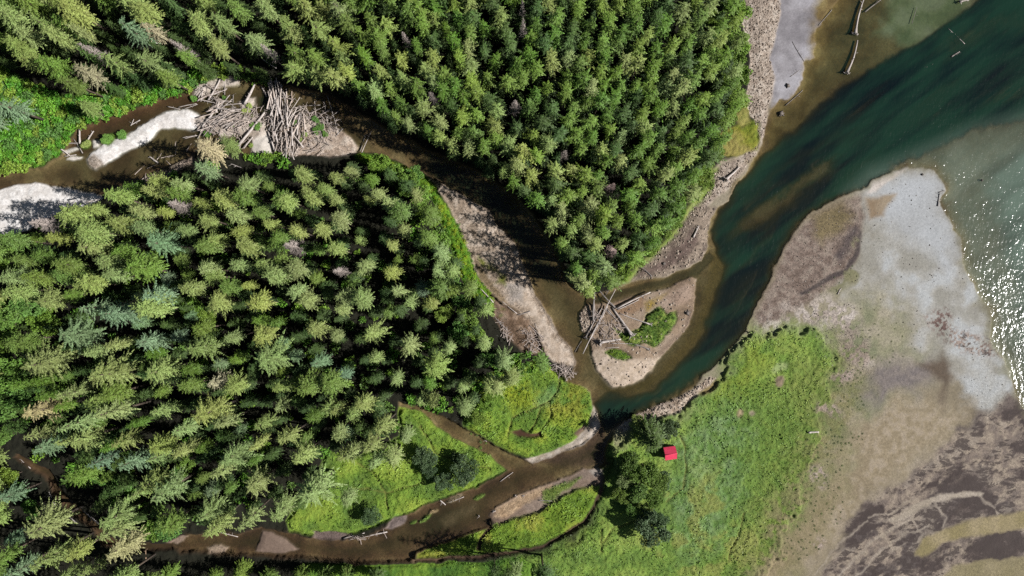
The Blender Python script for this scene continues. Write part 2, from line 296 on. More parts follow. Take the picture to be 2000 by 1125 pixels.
layer([(1366,768),(1385,748),(1400,742),(1396,756),(1378,770)], [(132,116,70),(148,130,90)], f=4, warp=6, v=0.3)
for e in (ell(1620,800,26,12,15), ell(1596,932,13,20,-20), ell(1600,1062,14,10,20), ell(1668,690,30,22,30), ell(1648,735,24,14,0)):
    layer(e, [(140,126,112),(168,152,142)], f=9, warp=22, co=1, v=0, th=0.44, thn='fin')
layer([(600,1098),(700,1103),(757,1103),(812,1098),(880,1096),(930,1096),(1010,1086),(1040,1100),(1040,1500),(820,1560),(640,1420),(560,1250)], [(70,106,36),(98,132,44),(116,148,52)], f=4, warp=8, h=gh(0.8), v=1, co=0.2, we=0)
layer(M4, [(92,120,36),(112,140,44),(138,146,56)], f=3, warp=6, h=gh(0.7), v=1, co=0.2, we=0)
layer(SHRUB_NW, [(62,92,30),(84,118,36)], f=4, warp=8, h=gh(1.0), v=1)
layer(STRIP, [(84,122,30),(110,146,34)], f=4, warp=6, h=gh(0.8), v=1)
layer([(1480,235),(1478,290),(1440,308),(1405,306),(1400,270),(1430,250),(1455,240)], [(106,120,34),(134,136,52),(150,142,78)], f=5, warp=12, v=1, h=gh(0.5))
layer([(1440,200),(1458,185),(1462,240),(1448,250),(1436,235)], [(150,146,80),(130,138,60)], f=5, warp=6, v=1)
layer([(1204,556),(1250,515),(1310,455),(1345,400),(1375,365),(1385,330),(1400,330),(1388,380),(1350,412),(1320,458),(1280,500),(1228,552)], [(110,132,56),(128,140,74)], f=6, warp=10, v=1)
DRAINS = [[(1093,715),(1090,760),(1072,785),(1030,802),(1000,815),(990,850)],[(1072,785),(1078,812),(1062,838)],[(1060,790),(1045,826),(1030,845)],[(700,900),(740,930),(760,990)],[(820,830),(850,880),(900,905),(960,915)],
          [(690,950),(760,960),(830,940)],[(1325,850),(1338,872),(1336,920),(1334,950),(1300,980)],[(1176,1060),(1200,1030),(1260,1010)],[(1173,1080),(1174,1030)],[(1420,1090),(1440,1040),(1450,1000)]]
for q in DRAINS:
    q = np.array(q, float)
    for i in range(len(q) - 1):
        ax, ay = q[i]; bx, by = q[i + 1]; nx, ny = -(by - ay), bx - ax; l = math.hypot(nx, ny); nx, ny = nx / l * 1.6, ny / l * 1.6
        layer([(ax + nx, ay + ny), (bx + nx, by + ny), (bx - nx, by - ny), (ax - nx, ay - ny)], [(112,110,54)], f=2, warp=10, v=0.6, h=0.45, a=0.7)

# water beds
depth_k = {}
def bed(base, slope, mx): return lambda d, w: -(base + np.clip(np.clip(d, 0, None) * slope, 0, mx)) - 0.12 * (N_fin[w] - 0.5)
layer(WATER, [(88,70,46),(112,92,60),(128,110,76)], f=2.5, warp=8, h=bed(0.06, 0.012, 0.34), v=0, co=0.7, we=0, ns='mid')
layer(R2_N[:1] + R2_N[1:] + R2_S[:18] + [(1040,905),(991,917)], [(64,46,30),(84,62,42),(98,76,52)], f=8, warp=14, v=0, ns='mid')
layer([(1040,905),(1141,868),(1170,832),(1190,850),(1178,905),(1141,914)], [(70,52,40),(88,68,52)], f=10, warp=10, v=0)
layer(CREEK, [(84,64,42),(104,84,56),(120,104,70)], f=2.5, warp=8, h=bed(0.06, 0.012, 0.3), v=0, co=0.5, we=0)
layer([(130,300),(160,250),(240,225),(325,190),(372,186),(400,205),(366,212),(302,228),(250,262),(174,296)], [(74,50,32),(92,66,44)], f=5, warp=8)
layer([(505,190),(530,180),(532,215),(512,222)], [(70,80,52)], f=6, warp=10, h=-0.7)
layer(DARK_CREEK, [(66,48,32),(90,68,46)], f=2.5, warp=6, h=bed(0.06, 0.02, 0.2), v=0)
layer(DITCH, [(70,52,38),(96,76,56)], f=2.5, warp=6, h=0.22, v=0.1, we=0.3)
layer(DITCH2, [(74,58,40)], f=2, warp=4, h=0.1, v=0)
layer([(995,842),(1015,838),(1030,845),(1060,843),(1060,852),(1030,853),(1010,850)], [(74,50,36),(92,66,50)], f=3, warp=5, h=0.2, v=0)
# estuary shallows
layer([(1590,-90000),(1590,100),(1550,190),(1512,215),(1490,290),(1440,365),(1425,395),(1500,310),(1560,250),(1660,165),(1740,118),(1800,90),(1760,-90000)], [(96,78,40),(116,98,56),(134,118,74)], f=14, warp=40, ns='mid', co=0.4)
layer([(1730,-90000),(1740,20),(1720,60),(1790,90),(1850,50),(1900,0),(1930,-90000)], [(116,128,86),(136,146,104),(150,158,122)], f=18, warp=40, ns='mid', co=0.1)
layer([(1655,380),(1700,335),(1800,300),(1900,258),(2000,232),(90000,200),(90000,1000),(2010,810),(1980,760),(1936,666),(1890,538),(1862,450),(1850,400),(1830,330),(1765,325)],
      [(106,100,76),(120,116,94),(132,130,110)], f=14, warp=30, ns='mid', co=0.2)
layer([(1275,735),(1320,690),(1365,620),(1378,560),(1390,500),(1420,440),(1425,520),(1400,600),(1370,660),(1330,710),(1260,765),(1200,770),(1180,755)], [(98,80,40),(118,98,54)], f=10, warp=12)
def depth(poly, dep, f, warp=14, a=1.0):
    w, d = field(poly, warp, 3)
    m = sst(-f, f, d) * a * (hgt[w] < 0.0)
    hgt[w] += (-dep - hgt[w]) * m
DEEP = [(1168,790),(1190,775),(1230,782),(1280,768),(1330,722),(1372,665),(1405,590),(1425,520),(1408,490),(1398,450),(1415,412),(1450,362),(1490,312),(1549,262),(1595,222),(1655,172),(1727,127),(1798,92),(1869,40),(1940,-10),(2300,-160),(90000,-9000),(90000,120),
    (2300,190),(2000,222),(1940,234),(1887,252),(1833,278),(1780,300),(1727,327),(1691,350),(1655,370),(1610,392),(1570,418),(1540,450),(1518,490),(1500,530),(1480,575),(1462,615),(1440,645),(1415,680),(1385,712),(1350,740),(1300,772),(1254,795),(1215,812),(1185,830)]
depth(DEEP, 2.4, 13, 16)
w_, d_ = field(DEEP, 16, 3); hgt[w_] += np.clip((fbm((X[w_] * .80 - Y[w_] * .60) * .16, (X[w_] * .60 + Y[w_] * .80), 24, 4, 12) - .46) * 5.5, -.9, 1.5) * sst(4, 34, d_) * sst(40, 320, X[w_] - 1180)
hgt[w_] = np.where((d_ > 4) & (hgt[w_] > -.22), -.22 - .1 * N_fin[w_], hgt[w_])
depth([(1440,440),(1470,405),(1530,370),(1590,325),(1640,300),(1625,335),(1560,385),(1510,430),(1485,450),(1450,455)], 0.55, 12, 24, 0.95)
depth([(1515,415),(1545,395),(1560,400),(1530,425),(1480,500),(1450,520)], 0.9, 10, 24, 0.7)
depth([(1840,100),(1890,60),(1960,30),(2060,0),(2060,40),(1980,70),(1900,105),(1850,125)], 0.95, 16, 30, 0.8)
depth([(1640,270),(1700,235),(1800,190),(1950,110),(2100,60),(2100,120),(1950,170),(1800,235),(1680,290)], 1.6, 16, 40, 0.8)
depth([(1450,400),(1500,345),(1560,290),(1640,262),(1620,285),(1540,325),(1490,370),(1455,415)], 1.3, 9, 20, 0.7)
depth([(1940,340),(2000,300),(90000,250),(90000,1000),(2040,800),(2000,560),(1960,440)], 1.3, 40, 40, 0.8)
depth(ell(1192,778,14,10), 1.2, 8)
depth([(1145,590),(1200,570),(1290,548),(1350,523),(1385,490),(1395,505),(1360,538),(1300,556),(1230,574),(1170,588)], 0.75, 5, 6, 0.8)
depth([(830,300),(960,370),(1040,450),(1085,540),(1050,540),(1000,460),(920,385),(840,340)], 0.8, 16)
# bars and islands rising from the water
def bar_h(top, sl=0.02): return lambda d, w: np.clip(0.03 + np.clip(d, 0, None) * sl, 0, top) + 0.12 * (N_fin[w] - 0.5) * sst(0, 8, d) + 0.06 * (N_pt[w] - 0.5)
WHT = [(216,210,205),(230,225,221),(238,234,231)]
layer(BAR_W1, WHT, f=3, warp=7, ns='fin', h=bar_h(0.5), v=0, co=0.35)
layer(BAR_W2, WHT, f=3, warp=7, ns='fin', h=bar_h(0.5), v=0, co=0.35)
layer([(166,308),(185,300),(205,322),(186,334),(172,326)], [(150,136,122),(176,164,152)], f=4, warp=8, ns='pt', co=1)
for q in (SAND_A, SAND_B, SAND_E, SAND_D): layer(q, [(170,156,142),(204,192,180)], f=4, warp=10, ns='fin', h=bar_h(0.35), v=0, co=0.5)
layer(SAND_C, [(150,132,116),(178,160,144),(190,176,162)], f=4, warp=10, ns='fin', h=bar_h(0.4), v=0, co=1)
layer([(494,272),(526,262),(530,300),(505,305),(494,298)], [(206,198,188),(222,214,206)], f=3, warp=4, h=bar_h(0.35), v=0, co=0.2)
layer([(180,272),(196,272),(194,287),(182,289)], [(206,200,192)], f=3, warp=4, h=bar_h(0.3)); layer(ell(140,294,14,4,-20), [(200,194,186)], f=2, warp=4, h=bar_h(0.2)); layer(ell(145,309,16,4,-8), [(214,206,198)], f=2, warp=4, h=bar_h(0.2))
layer([(225,372),(260,356),(300,345),(340,325),(380,305),(380,318),(330,345),(280,372),(235,385)], [(140,124,108),(178,164,150)], f=4, warp=12, h=bar_h(0.3), co=0.8)
layer(BAR_M, [(150,133,116),(172,155,138),(188,173,158)], f=3.5, warp=6, ns='fin', h=bar_h(0.6, 0.012), v=0, co=1.1)
layer([(1020,560),(1040,590),(1060,625),(1080,660),(1108,690),(1122,712),(1085,706),(1072,680),(1060,645),(1030,610),(1005,580)], [(176,158,140),(198,182,166)], f=5, warp=6, ns='fin', co=0.4)
layer([(985,560),(1010,548),(1025,565),(1020,590),(995,585)], [(150,140,130),(166,156,148)], f=7, warp=12, ns='fin')
layer([(930,500),(952,512),(985,545),(985,560),(955,540)], [(106,112,48),(130,134,56)], f=5, warp=14, v=1, th=0.4)
layer([(920,490),(990,590),(1010,606),(975,588),(940,550)], [(120,104,80),(140,122,98)], f=4, warp=6)
layer(BAR_MB, [(104,84,66),(128,106,88),(146,126,108)], f=5, warp=10, ns='fin', h=bar_h(0.7, 0.03), v=0.2, co=0.8)
layer([(978,600),(1000,610),(1010,640),(1000,660),(985,640)], [(92,122,34),(120,148,40)], f=5, warp=12, v=1, th=0.42)
layer(ISLAND, [(122,104,86),(146,126,106),(160,142,124)], f=3, warp=6, ns='mid', h=bar_h(0.7, 0.014), v=0, co=0.55)
layer([(1154,690),(1180,680),(1200,700),(1270,700),(1290,700),(1254,741),(1219,757),(1197,757),(1180,741),(1162,720)], [(178,160,140),(204,186,168)], f=7, warp=8, ns='fin', co=0.4)
layer([(1200,590),(1260,572),(1262,595),(1235,612),(1200,615)], [(124,98,76),(146,120,96)], f=8, warp=12)
layer([(1262,592),(1300,575),(1285,592),(1262,610)], [(146,124,62)], f=6, warp=10)
layer([(1280,590),(1340,555),(1352,565),(1345,590),(1300,600)], [(146,124,108),(166,146,130)], f=8, warp=14)
layer([(1131,612),(1150,600),(1158,625),(1156,650),(1137,648)], [(172,154,132),(196,180,160)], f=3, warp=6, ns='pt', co=1)
layer([(1280,690),(1330,648),(1350,600),(1352,620),(1325,662),(1290,698)], [(104,88,76),(132,114,98)], f=5, warp=8)
layer(ISL_GREEN, [(82,110,40),(106,134,52),(126,142,66)], f=4, warp=10, h=gh(0.9), v=1, ns='fin'); layer(ISL_GREEN2, [(96,126,36),(116,144,48)], f=3, warp=6, h=gh(0.8), v=1)
layer(BEACH_BEND, [(146,128,110),(176,158,140),(192,176,160)], f=3, warp=4, ns='fin', h=bar_h(0.5, 0.03), v=0, co=1.2)
layer([(1160,792),(1168,812),(1172,832),(1160,850),(1140,866),(1105,880),(1070,895),(1040,904),(1025,896),(1085,880),(1120,860),(1148,832)], [(160,146,130),(188,176,164)], f=3, warp=5, ns='fin', h=bar_h(0.35, 0.03), v=0, co=0.5)
layer([(1118,845),(1140,828),(1146,836),(1128,852)], [(110,90,76)], f=3, warp=5, v=0)
layer(SBAR, [(98,80,68),(122,104,90),(132,116,104)], f=4, warp=8, ns='mid', h=bar_h(0.45, 0.02), v=0, co=0.5)
layer([(970,990),(1010,970),(1050,954),(1080,945),(1060,965),(1020,985),(990,1008),(968,1010)], [(160,134,106),(186,160,130)], f=5, warp=10, ns='fin', co=0.9)
layer([(1060,958),(1100,942),(1135,930),(1110,952),(1075,985),(1060,980)], [(82,104,48),(108,126,56)], f=5, warp=10, v=1, th=0.42, h=None)
layer([(1150,918),(1172,914),(1176,925),(1160,930)], [(160,150,140)], f=3, warp=4)
layer([(770,1010),(795,1005),(790,1022),(765,1035),(752,1032)], [(104,92,88),(126,112,106)], f=3, warp=6, ns='fin', h=bar_h(0.25)); layer([(612,1034),(660,1038),(700,1046),(660,1054),(615,1050)], [(104,90,84),(128,112,104)], f=3, warp=5, h=bar_h(0.3))
layer([(512,1036),(530,1038),(560,1052),(583,1072),(560,1080),(500,1078)], [(122,104,92),(142,124,110)], f=3, warp=4, ns='mid', h=bar_h(0.35, 0.03), v=0, co=0.2)
layer([(404,1070),(430,1062),(448,1068),(440,1078),(412,1080)], [(150,132,114)], f=3, warp=5, h=bar_h(0.2))
layer([(328,1058),(360,1043),(370,1046),(345,1063)], [(134,116,102)], f=3, warp=4, h=bar_h(0.3))
layer([(862,1020),(890,1000),(928,984),(930,992),(900,1015),(870,1030)], [(140,118,90),(116,96,70)], f=9, warp=12, ns='fin', a=0.8)
def islet(px, py, l, w_, a, cols=((86,112,44),(112,132,60))): layer(ell(px, py, l, w_, a), list(cols), f=2.5, warp=6, h=bar_h(0.4, 0.06), v=0.9)
islet(936, 971, 13, 4, -22); islet(832, 1013, 16, 4, -32); islet(806, 1020, 7, 3.5, -20); islet(888, 974, 18, 5, -28, ((116,104,80),(140,126,104))); islet(848, 1001, 9, 3, -25, ((150,130,96),(128,110,80)))
for q in (ell(212, 272, 14, 13, 0), ell(237, 264, 13, 6, -20), ell(168, 281, 11, 10, 0)): layer(q, [(76,104,34)], f=3, warp=8, h=bar_h(0.5, 0.05), v=1)
# upstream debris edge
layer(R3_N + [(790,790),(830,803),(870,820),(906,842),(950,868),(990,890)], [(92,80,46),(110,96,56)], f=3, warp=4, a=0.4)

# ---- ground mesh
gx = ((X - CX) * S).astype(np.float32); gy = ((CY - Y) * S).astype(np.float32)
idx = np.arange(NY * NX).reshape(NY, NX)
gf = np.stack([idx[1:, :-1], idx[1:, 1:], idx[:-1, 1:], idx[:-1, :-1]], -1).reshape(-1, 4)
gv = np.stack([gx, gy, hgt], -1).reshape(-1, 3)
def ground_z(px, py):
    i = np.clip(np.searchsorted(xs, px) - 1, 0, NX - 2); j = np.clip(np.searchsorted(ys, py) - 1, 0, NY - 2)
    return float(hgt[j:j + 2, i:i + 2].mean())

# ------------------------------------------------------------------ materials
def mat(name):
    m = bpy.data.materials.new(name); m.use_nodes = True
    nt = m.node_tree; nt.nodes.clear()
    o = nt.nodes.new('ShaderNodeOutputMaterial')
    def N(t, **kw):
        n = nt.nodes.new(t)
        for k, v_ in kw.items():
            if k.startswith('i_'):
                kk = k[2:]; n.inputs[int(kk) if kk.isdigit() else kk].default_value = v_
            else: setattr(n, k, v_)
        return n
    return m, nt, N, o, nt.links.new
def mathn(N, L, op, a, b=None, clamp=False):
    n = N('ShaderNodeMath', operation=op); n.use_clamp = clamp
    for i, q in enumerate((a, b)):
        if q is None: continue
        if isinstance(q, (int, float)): n.inputs[i].default_value = q
        else: L(q, n.inputs[i])
    return n.outputs[0]
def maprange(N, L, x, a, b, c, d):
    n = N('ShaderNodeMapRange'); L(x, n.inputs[0])
    for i, q in enumerate((a, b, c, d)): n.inputs[i + 1].default_value = q
    return n.outputs[0]
def scale_col(N, L, col, fac):
    n = N('ShaderNodeVectorMath', operation='SCALE'); L(col, n.inputs[0])
    if isinstance(fac, (int, float)): n.inputs['Scale'].default_value = fac
    else: L(fac, n.inputs['Scale'])
    return n.outputs[0]
def mixcol(N, L, f, a, b):
    n = N('ShaderNodeMix', data_type='RGBA')
    for s_, q in ((0, f), (6, a), (7, b)):
        if isinstance(q, (int, float)): n.inputs[s_].default_value = q
        elif isinstance(q, (tuple, list, np.ndarray)): n.inputs[s_].default_value = tuple(float(t) for t in q)[:3] + (1,)
        else: L(q, n.inputs[s_])
    return n.outputs[2]

def ground_material():
    m, nt, N, o, L = mat('ground_cover')
    pos = N('ShaderNodeNewGeometry').outputs['Position']
    att = lambda n: N('ShaderNodeAttribute', attribute_name=n)
    col = att('cover').outputs['Color']; vg = att('veg').outputs['Fac']; wt = att('wet').outputs['Fac']; co = att('coarse').outputs['Fac']
    n1 = N('ShaderNodeTexNoise', i_Scale=1.9, i_Detail=7.0, i_Roughness=0.7); L(pos, n1.inputs['Vector'])
    n2 = N('ShaderNodeTexNoise', i_Scale=5.0, i_Detail=4.0, i_Roughness=0.7); L(pos, n2.inputs['Vector'])
    vo = N('ShaderNodeTexVoronoi', i_Scale=3.4); L(pos, vo.inputs['Vector'])
    sep = N('ShaderNodeSeparateColor'); L(vo.outputs['Color'], sep.inputs[0])
    stone = mathn(N, L, 'SUBTRACT', sep.outputs[0], 0.5)
    stone = mathn(N, L, 'MULTIPLY', stone, co); stone = mathn(N, L, 'MULTIPLY', stone, 0.6)
    f1 = maprange(N, L, n1.outputs['Fac'], 0.25, 0.75, 0.80, 1.20)
    f2 = maprange(N, L, n2.outputs['Fac'], 0.25, 0.75, 0.84, 1.16)
    f = mathn(N, L, 'MULTIPLY', f1, f2); f = mathn(N, L, 'ADD', f, stone); f = mathn(N, L, 'MAXIMUM', f, 0.25)
    c = scale_col(N, L, col, f)
    wd = att('weed').outputs['Fac']
    n4 = N('ShaderNodeTexNoise', i_Scale=0.55, i_Detail=9.0, i_Roughness=0.74, i_Distortion=0.6)
    mp4 = N('ShaderNodeMapping'); L(pos, mp4.inputs[0]); mp4.inputs['Rotation'].default_value = (0, 0, -0.6); mp4.inputs['Scale'].default_value = (0.6, 1.25, 1); L(mp4.outputs[0], n4.inputs['Vector'])
    lim = maprange(N, L, wd, 0, 1, 0.74, 0.30)
    wm = maprange(N, L, mathn(N, L, 'SUBTRACT', n4.outputs['Fac'], lim), -0.02, 0.03, 0, 0.85)
    wm = mathn(N, L, 'MULTIPLY', wm, maprange(N, L, wd, 0.05, 0.15, 0, 1))
    c = mixcol(N, L, wm, c, tuple(alb((64,53,50))))
    # grass: blade-scale hue changes
    n3 = N('ShaderNodeTexNoise', i_Scale=0.45, i_Detail=6.0, i_Roughness=0.7, i_Distortion=1.5); L(pos, n3.inputs['Vector'])
    hs = N('ShaderNodeHueSaturation'); L(c, hs.inputs['Color'])
    L(maprange(N, L, n3.outputs['Fac'], 0.3, 0.7, 0.482, 0.512), hs.inputs['Hue'])
    L(maprange(N, L, n3.outputs['Fac'], 0.3, 0.7, 1.12, 0.9), hs.inputs['Value'])
    c = mixcol(N, L, vg, c, hs.outputs[0])
    b = N('ShaderNodeBsdfPrincipled'); L(c, b.inputs['Base Color'])
    L(maprange(N, L, wt, 0, 1, 0.95, 0.45), b.inputs['Roughness']); b.inputs['Specular IOR Level'].default_value = 0.25
    hb = mathn(N, L, 'ADD', n1.outputs['Fac'], mathn(N, L, 'MULTIPLY', n2.outputs['Fac'], 0.35))
    hb = mathn(N, L, 'ADD', hb, mathn(N, L, 'MULTIPLY', stone, 0.5))
    bp = N('ShaderNodeBump', i_Distance=0.30); L(hb, bp.inputs['Height'])
    st = mathn(N, L, 'ADD', mathn(N, L, 'MULTIPLY', vg, 0.75), mathn(N, L, 'MULTIPLY', co, 0.5)); L(mathn(N, L, 'ADD', st, 0.08, True), bp.inputs['Strength'])
    L(bp.outputs[0], b.inputs['Normal']); L(b.outputs[0], o.inputs[0])
    return m
def water_material():
    m, nt, N, o, L = mat('estuary_water')
    pos = N('ShaderNodeNewGeometry').outputs['Position']
    att = lambda n: N('ShaderNodeAttribute', attribute_name=n)
    op = att('murk').outputs['Fac']; wc = att('murk_colour').outputs['Color']; wv = att('wave').outputs['Fac']; sh = att('shore').outputs['Fac']
    mp = N('ShaderNodeMapping'); L(pos, mp.inputs[0]); mp.inputs['Rotation'].default_value = (0, 0, 0.35); mp.inputs['Scale'].default_value = (1.0, 0.62, 1)
    n1 = N('ShaderNodeTexNoise', i_Scale=1.15, i_Detail=2.5, i_Roughness=0.6); L(mp.outputs[0], n1.inputs['Vector'])
    n2 = N('ShaderNodeTexNoise', i_Scale=0.16, i_Detail=2.0); L(pos, n2.inputs['Vector'])
    # swell lines that run with the shore and break as they come in
    ph = mathn(N, L, 'ADD', mathn(N, L, 'MULTIPLY', sh, 3.4), mathn(N, L, 'MULTIPLY', n2.outputs['Fac'], 14.0))
    sw = mathn(N, L, 'MULTIPLY', mathn(N, L, 'SINE', ph), att('swell').outputs['Fac'])
    h = mathn(N, L, 'ADD', mathn(N, L, 'MULTIPLY', n1.outputs['Fac'], maprange(N, L, n2.outputs['Fac'], 0.3, 0.7, 0.75, 1.25)), mathn(N, L, 'MULTIPLY', sw, 0.09))
    bp = N('ShaderNodeBump', i_Distance=0.42); L(h, bp.inputs['Height']); L(wv, bp.inputs['Strength'])
    tr = N('ShaderNodeBsdfTransparent'); tr.inputs[0].default_value = (0.93, 0.95, 0.92, 1)
    df = N('ShaderNodeBsdfDiffuse'); L(wc, df.inputs[0])
    mx = N('ShaderNodeMixShader'); L(op, mx.inputs[0]); L(tr.outputs[0], mx.inputs[1]); L(df.outputs[0], mx.inputs[2])
    gl = N('ShaderNodeBsdfGlossy', i_Roughness=0.16); L(bp.outputs[0], gl.inputs['Normal'])
    ge = N('ShaderNodeNewGeometry'); dt = N('ShaderNodeVectorMath', operation='DOT_PRODUCT'); L(ge.outputs['Incoming'], dt.inputs[0]); L(ge.outputs['Normal'], dt.inputs[1])
    om = mathn(N, L, 'SUBTRACT', 1.0, mathn(N, L, 'ABSOLUTE', dt.outputs['Value'])); fr_ = mathn(N, L, 'ADD', 0.022, mathn(N, L, 'MULTIPLY', mathn(N, L, 'POWER', om, 5.0), 0.978))
    m2 = N('ShaderNodeMixShader'); L(fr_, m2.inputs[0]); L(mx.outputs[0], m2.inputs[1]); L(gl.outputs[0], m2.inputs[2])
    L(m2.outputs[0], o.inputs[0])
    return m
def leaf_material(name, source):
    """source 'object': colour of the object; 'tcol': colour stored per leaf"""
    m, nt, N, o, L = mat(name)
    if source == 'object': col = N('ShaderNodeObjectInfo').outputs['Color']
    else: col = N('ShaderNodeAttribute', attribute_name='tcol').outputs['Color']
    r = N('ShaderNodeAttribute', attribute_name='rnd').outputs['Fac']
    hs = N('ShaderNodeHueSaturation'); L(col, hs.inputs['Color'])
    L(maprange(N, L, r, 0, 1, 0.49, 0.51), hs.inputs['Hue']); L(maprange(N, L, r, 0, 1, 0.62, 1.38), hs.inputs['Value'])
    b = N('ShaderNodeBsdfDiffuse'); L(hs.outputs[0], b.inputs[0])
    t = N('ShaderNodeBsdfTranslucent'); L(hs.outputs[0], t.inputs[0])
    mx = N('ShaderNodeMixShader'); mx.inputs[0].default_value = 0.14; L(b.outputs[0], mx.inputs[1]); L(t.outputs[0], mx.inputs[2])
    g = N('ShaderNodeBsdfGlossy', i_Roughness=0.6); g.inputs[0].default_value = (1, 1, 1, 1)
    m2 = N('ShaderNodeMixShader'); m2.inputs[0].default_value = 0.018; L(mx.outputs[0], m2.inputs[1]); L(g.outputs[0], m2.inputs[2])
    L(m2.outputs[0], o.inputs[0])
    return m
def wood_material(name, c1, c2, use_obj=False):
    m, nt, N, o, L = mat(name)
    tc = N('ShaderNodeTexCoord').outputs['Object']
    mp = N('ShaderNodeMapping'); L(tc, mp.inputs[0]); mp.inputs['Scale'].default_value = (0.5, 6, 6)
    n = N('ShaderNodeTexNoise', i_Scale=1.6, i_Detail=5.0); L(mp.outputs[0], n.inputs['Vector'])
    f = maprange(N, L, n.outputs['Fac'], 0.3, 0.7, 0, 1)
    c = mixcol(N, L, f, tuple(alb(c1)), tuple(alb(c2)))
    if use_obj:
        mu = N('ShaderNodeMix', data_type='RGBA', blend_type='MULTIPLY'); mu.inputs[0].default_value = 1
        L(c, mu.inputs[6]); L(N('ShaderNodeObjectInfo').outputs['Color'], mu.inputs[7]); c = mu.outputs[2]
    b = N('ShaderNodeBsdfPrincipled', i_Roughness=0.85); L(c, b.inputs['Base Color'])
    bp = N('ShaderNodeBump', i_Distance=0.05, i_Strength=0.7); L(n.outputs['Fac'], bp.inputs['Height']); L(bp.outputs[0], b.inputs['Normal'])
    L(b.outputs[0], o.inputs[0])
    return m
def plain_material(name, c, rough=0.8, var=0.2, scale=1.5, bump=0.0):
    m, nt, N, o, L = mat(name)
    pos = N('ShaderNodeTexCoord').outputs['Object']
    n = N('ShaderNodeTexNoise', i_Scale=scale, i_Detail=5.0); L(pos, n.inputs['Vector'])
    f = maprange(N, L, n.outputs['Fac'], 0.3, 0.7, 1 - var, 1 + var)
    rgb = N('ShaderNodeRGB'); rgb.outputs[0].default_value = tuple(float(t) for t in alb(c)) + (1,)
    b = N('ShaderNodeBsdfPrincipled', i_Roughness=rough); L(scale_col(N, L, rgb.outputs[0], f), b.inputs['Base Color'])
    if bump:
        bp = N('ShaderNodeBump', i_Distance=bump, i_Strength=0.8); L(n.outputs['Fac'], bp.inputs['Height']); L(bp.outputs[0], b.inputs['Normal'])
    L(b.outputs[0], o.inputs[0])
    return m

M_GROUND = ground_material(); M_WATER = water_material()
M_LEAF = leaf_material('tree_foliage', 'object'); M_LEAFV = leaf_material('massed_foliage', 'tcol')
M_BARK = wood_material('conifer_bark', (84,70,58), (120,104,90)); M_DRIFT = wood_material('weathered_driftwood', (150,138,130), (226,216,210), True)
M_DEADWOOD = wood_material('dead_tree_wood', (150,140,132), (196,186,178), True)

g_me = mesh_np('ground', gv, gf, [M_GROUND], smooth=True)
set_attr(g_me, 'cover', np.concatenate([cover, np.ones((NY, NX, 1), np.float32)], -1), 'FLOAT_COLOR')
set_attr(g_me, 'weed', weed * (hgt > 0)); set_attr(g_me, 'veg', veg); set_attr(g_me, 'wet', wet); set_attr(g_me, 'coarse', coarse)
tag(link(bpy.data.objects.new('ground', g_me)), 'river delta ground of forest floor, meadow, gravel bars and grey tidal flat', 'ground', None, 'structure')

# ---- water sheet over every cell whose bed lies below the waterline
wmask = (hgt < 0.03)
cell = wmask[1:, :-1] | wmask[1:, 1:] | wmask[:-1, 1:] | wmask[:-1, :-1]
wf = gf.reshape(NY - 1, NX - 1, 4)[cell]
used, inv = np.unique(wf, return_inverse=True)
wv_ = gv[used].copy(); wv_[:, 2] = 0.0
w_me = mesh_np('water', wv_, inv.reshape(-1, 4), [M_WATER], smooth=True)
dep = np.clip(-hgt, 0, None).ravel()[used]
fx_, fy_ = X.ravel()[used], Y.ravel()[used]
murk = 1 - np.exp(-1.5 * np.clip(dep - 0.10, 0, None))
n_ = N_big.ravel()[used]; n2_ = N_mid.ravel()[used]
teal_d = alb((11,25,28)); teal_g = alb((26,54,42)); olive = alb((70,66,36)); grey_g = alb((98,116,104))
sea = sst(1480, 1800, fx_ - 0.4 * (fy_ - 300)) 
N_flow = fbm((X * .80 - Y * .60) * .16, (X * .60 + Y * .80), 26, 4, 10)
t = np.clip((N_flow.ravel()[used] * 0.7 + n_ * 0.3 - 0.5) * 4.0 + 0.3 + 0.4 * sst(1500, 1900, fx_), 0, 1)[:, None]
mc = teal_d + (teal_g - teal_d) * t
shallow = np.exp(-dep * 1.1)[:, None]
mc = mc + (olive - mc) * shallow * (1 - sea[:, None]) + 0
bay = (sst(-30, 60, sdf([(1655,380),(1700,335),(1800,296),(1900,252),(2000,226),(9000,200),(9000,1200),(1900,1200)], fx_, fy_)))[:, None]
mc = mc + (grey_g * (0.75 + 0.5 * t) - mc) * bay
set_attr(w_me, 'murk', murk); set_attr(w_me, 'murk_colour', np.concatenate([mc, np.ones((len(mc), 1))], -1), 'FLOAT_COLOR')
SHORE = EST_R[16:41]
sd = np.abs(sdf(EST_R[16:42] + [(9000,2000),(9000,-3000),(1690,-3000)], fx_, fy_))
wave = (0.22 + 0.10 * sst(1250, 1500, fx_) * (dep > 0.05) + 0.14 * bay[:, 0]) * (0.5 + 1.0 * n_)
set_attr(w_me, 'wave', wave); set_attr(w_me, 'shore', sd * S); set_attr(w_me, 'swell', bay[:, 0] * np.exp(-sd / 40))
tag(link(bpy.data.objects.new('water', w_me)), 'shallow brown creeks running into the dark teal estuary', 'water', None, 'structure')

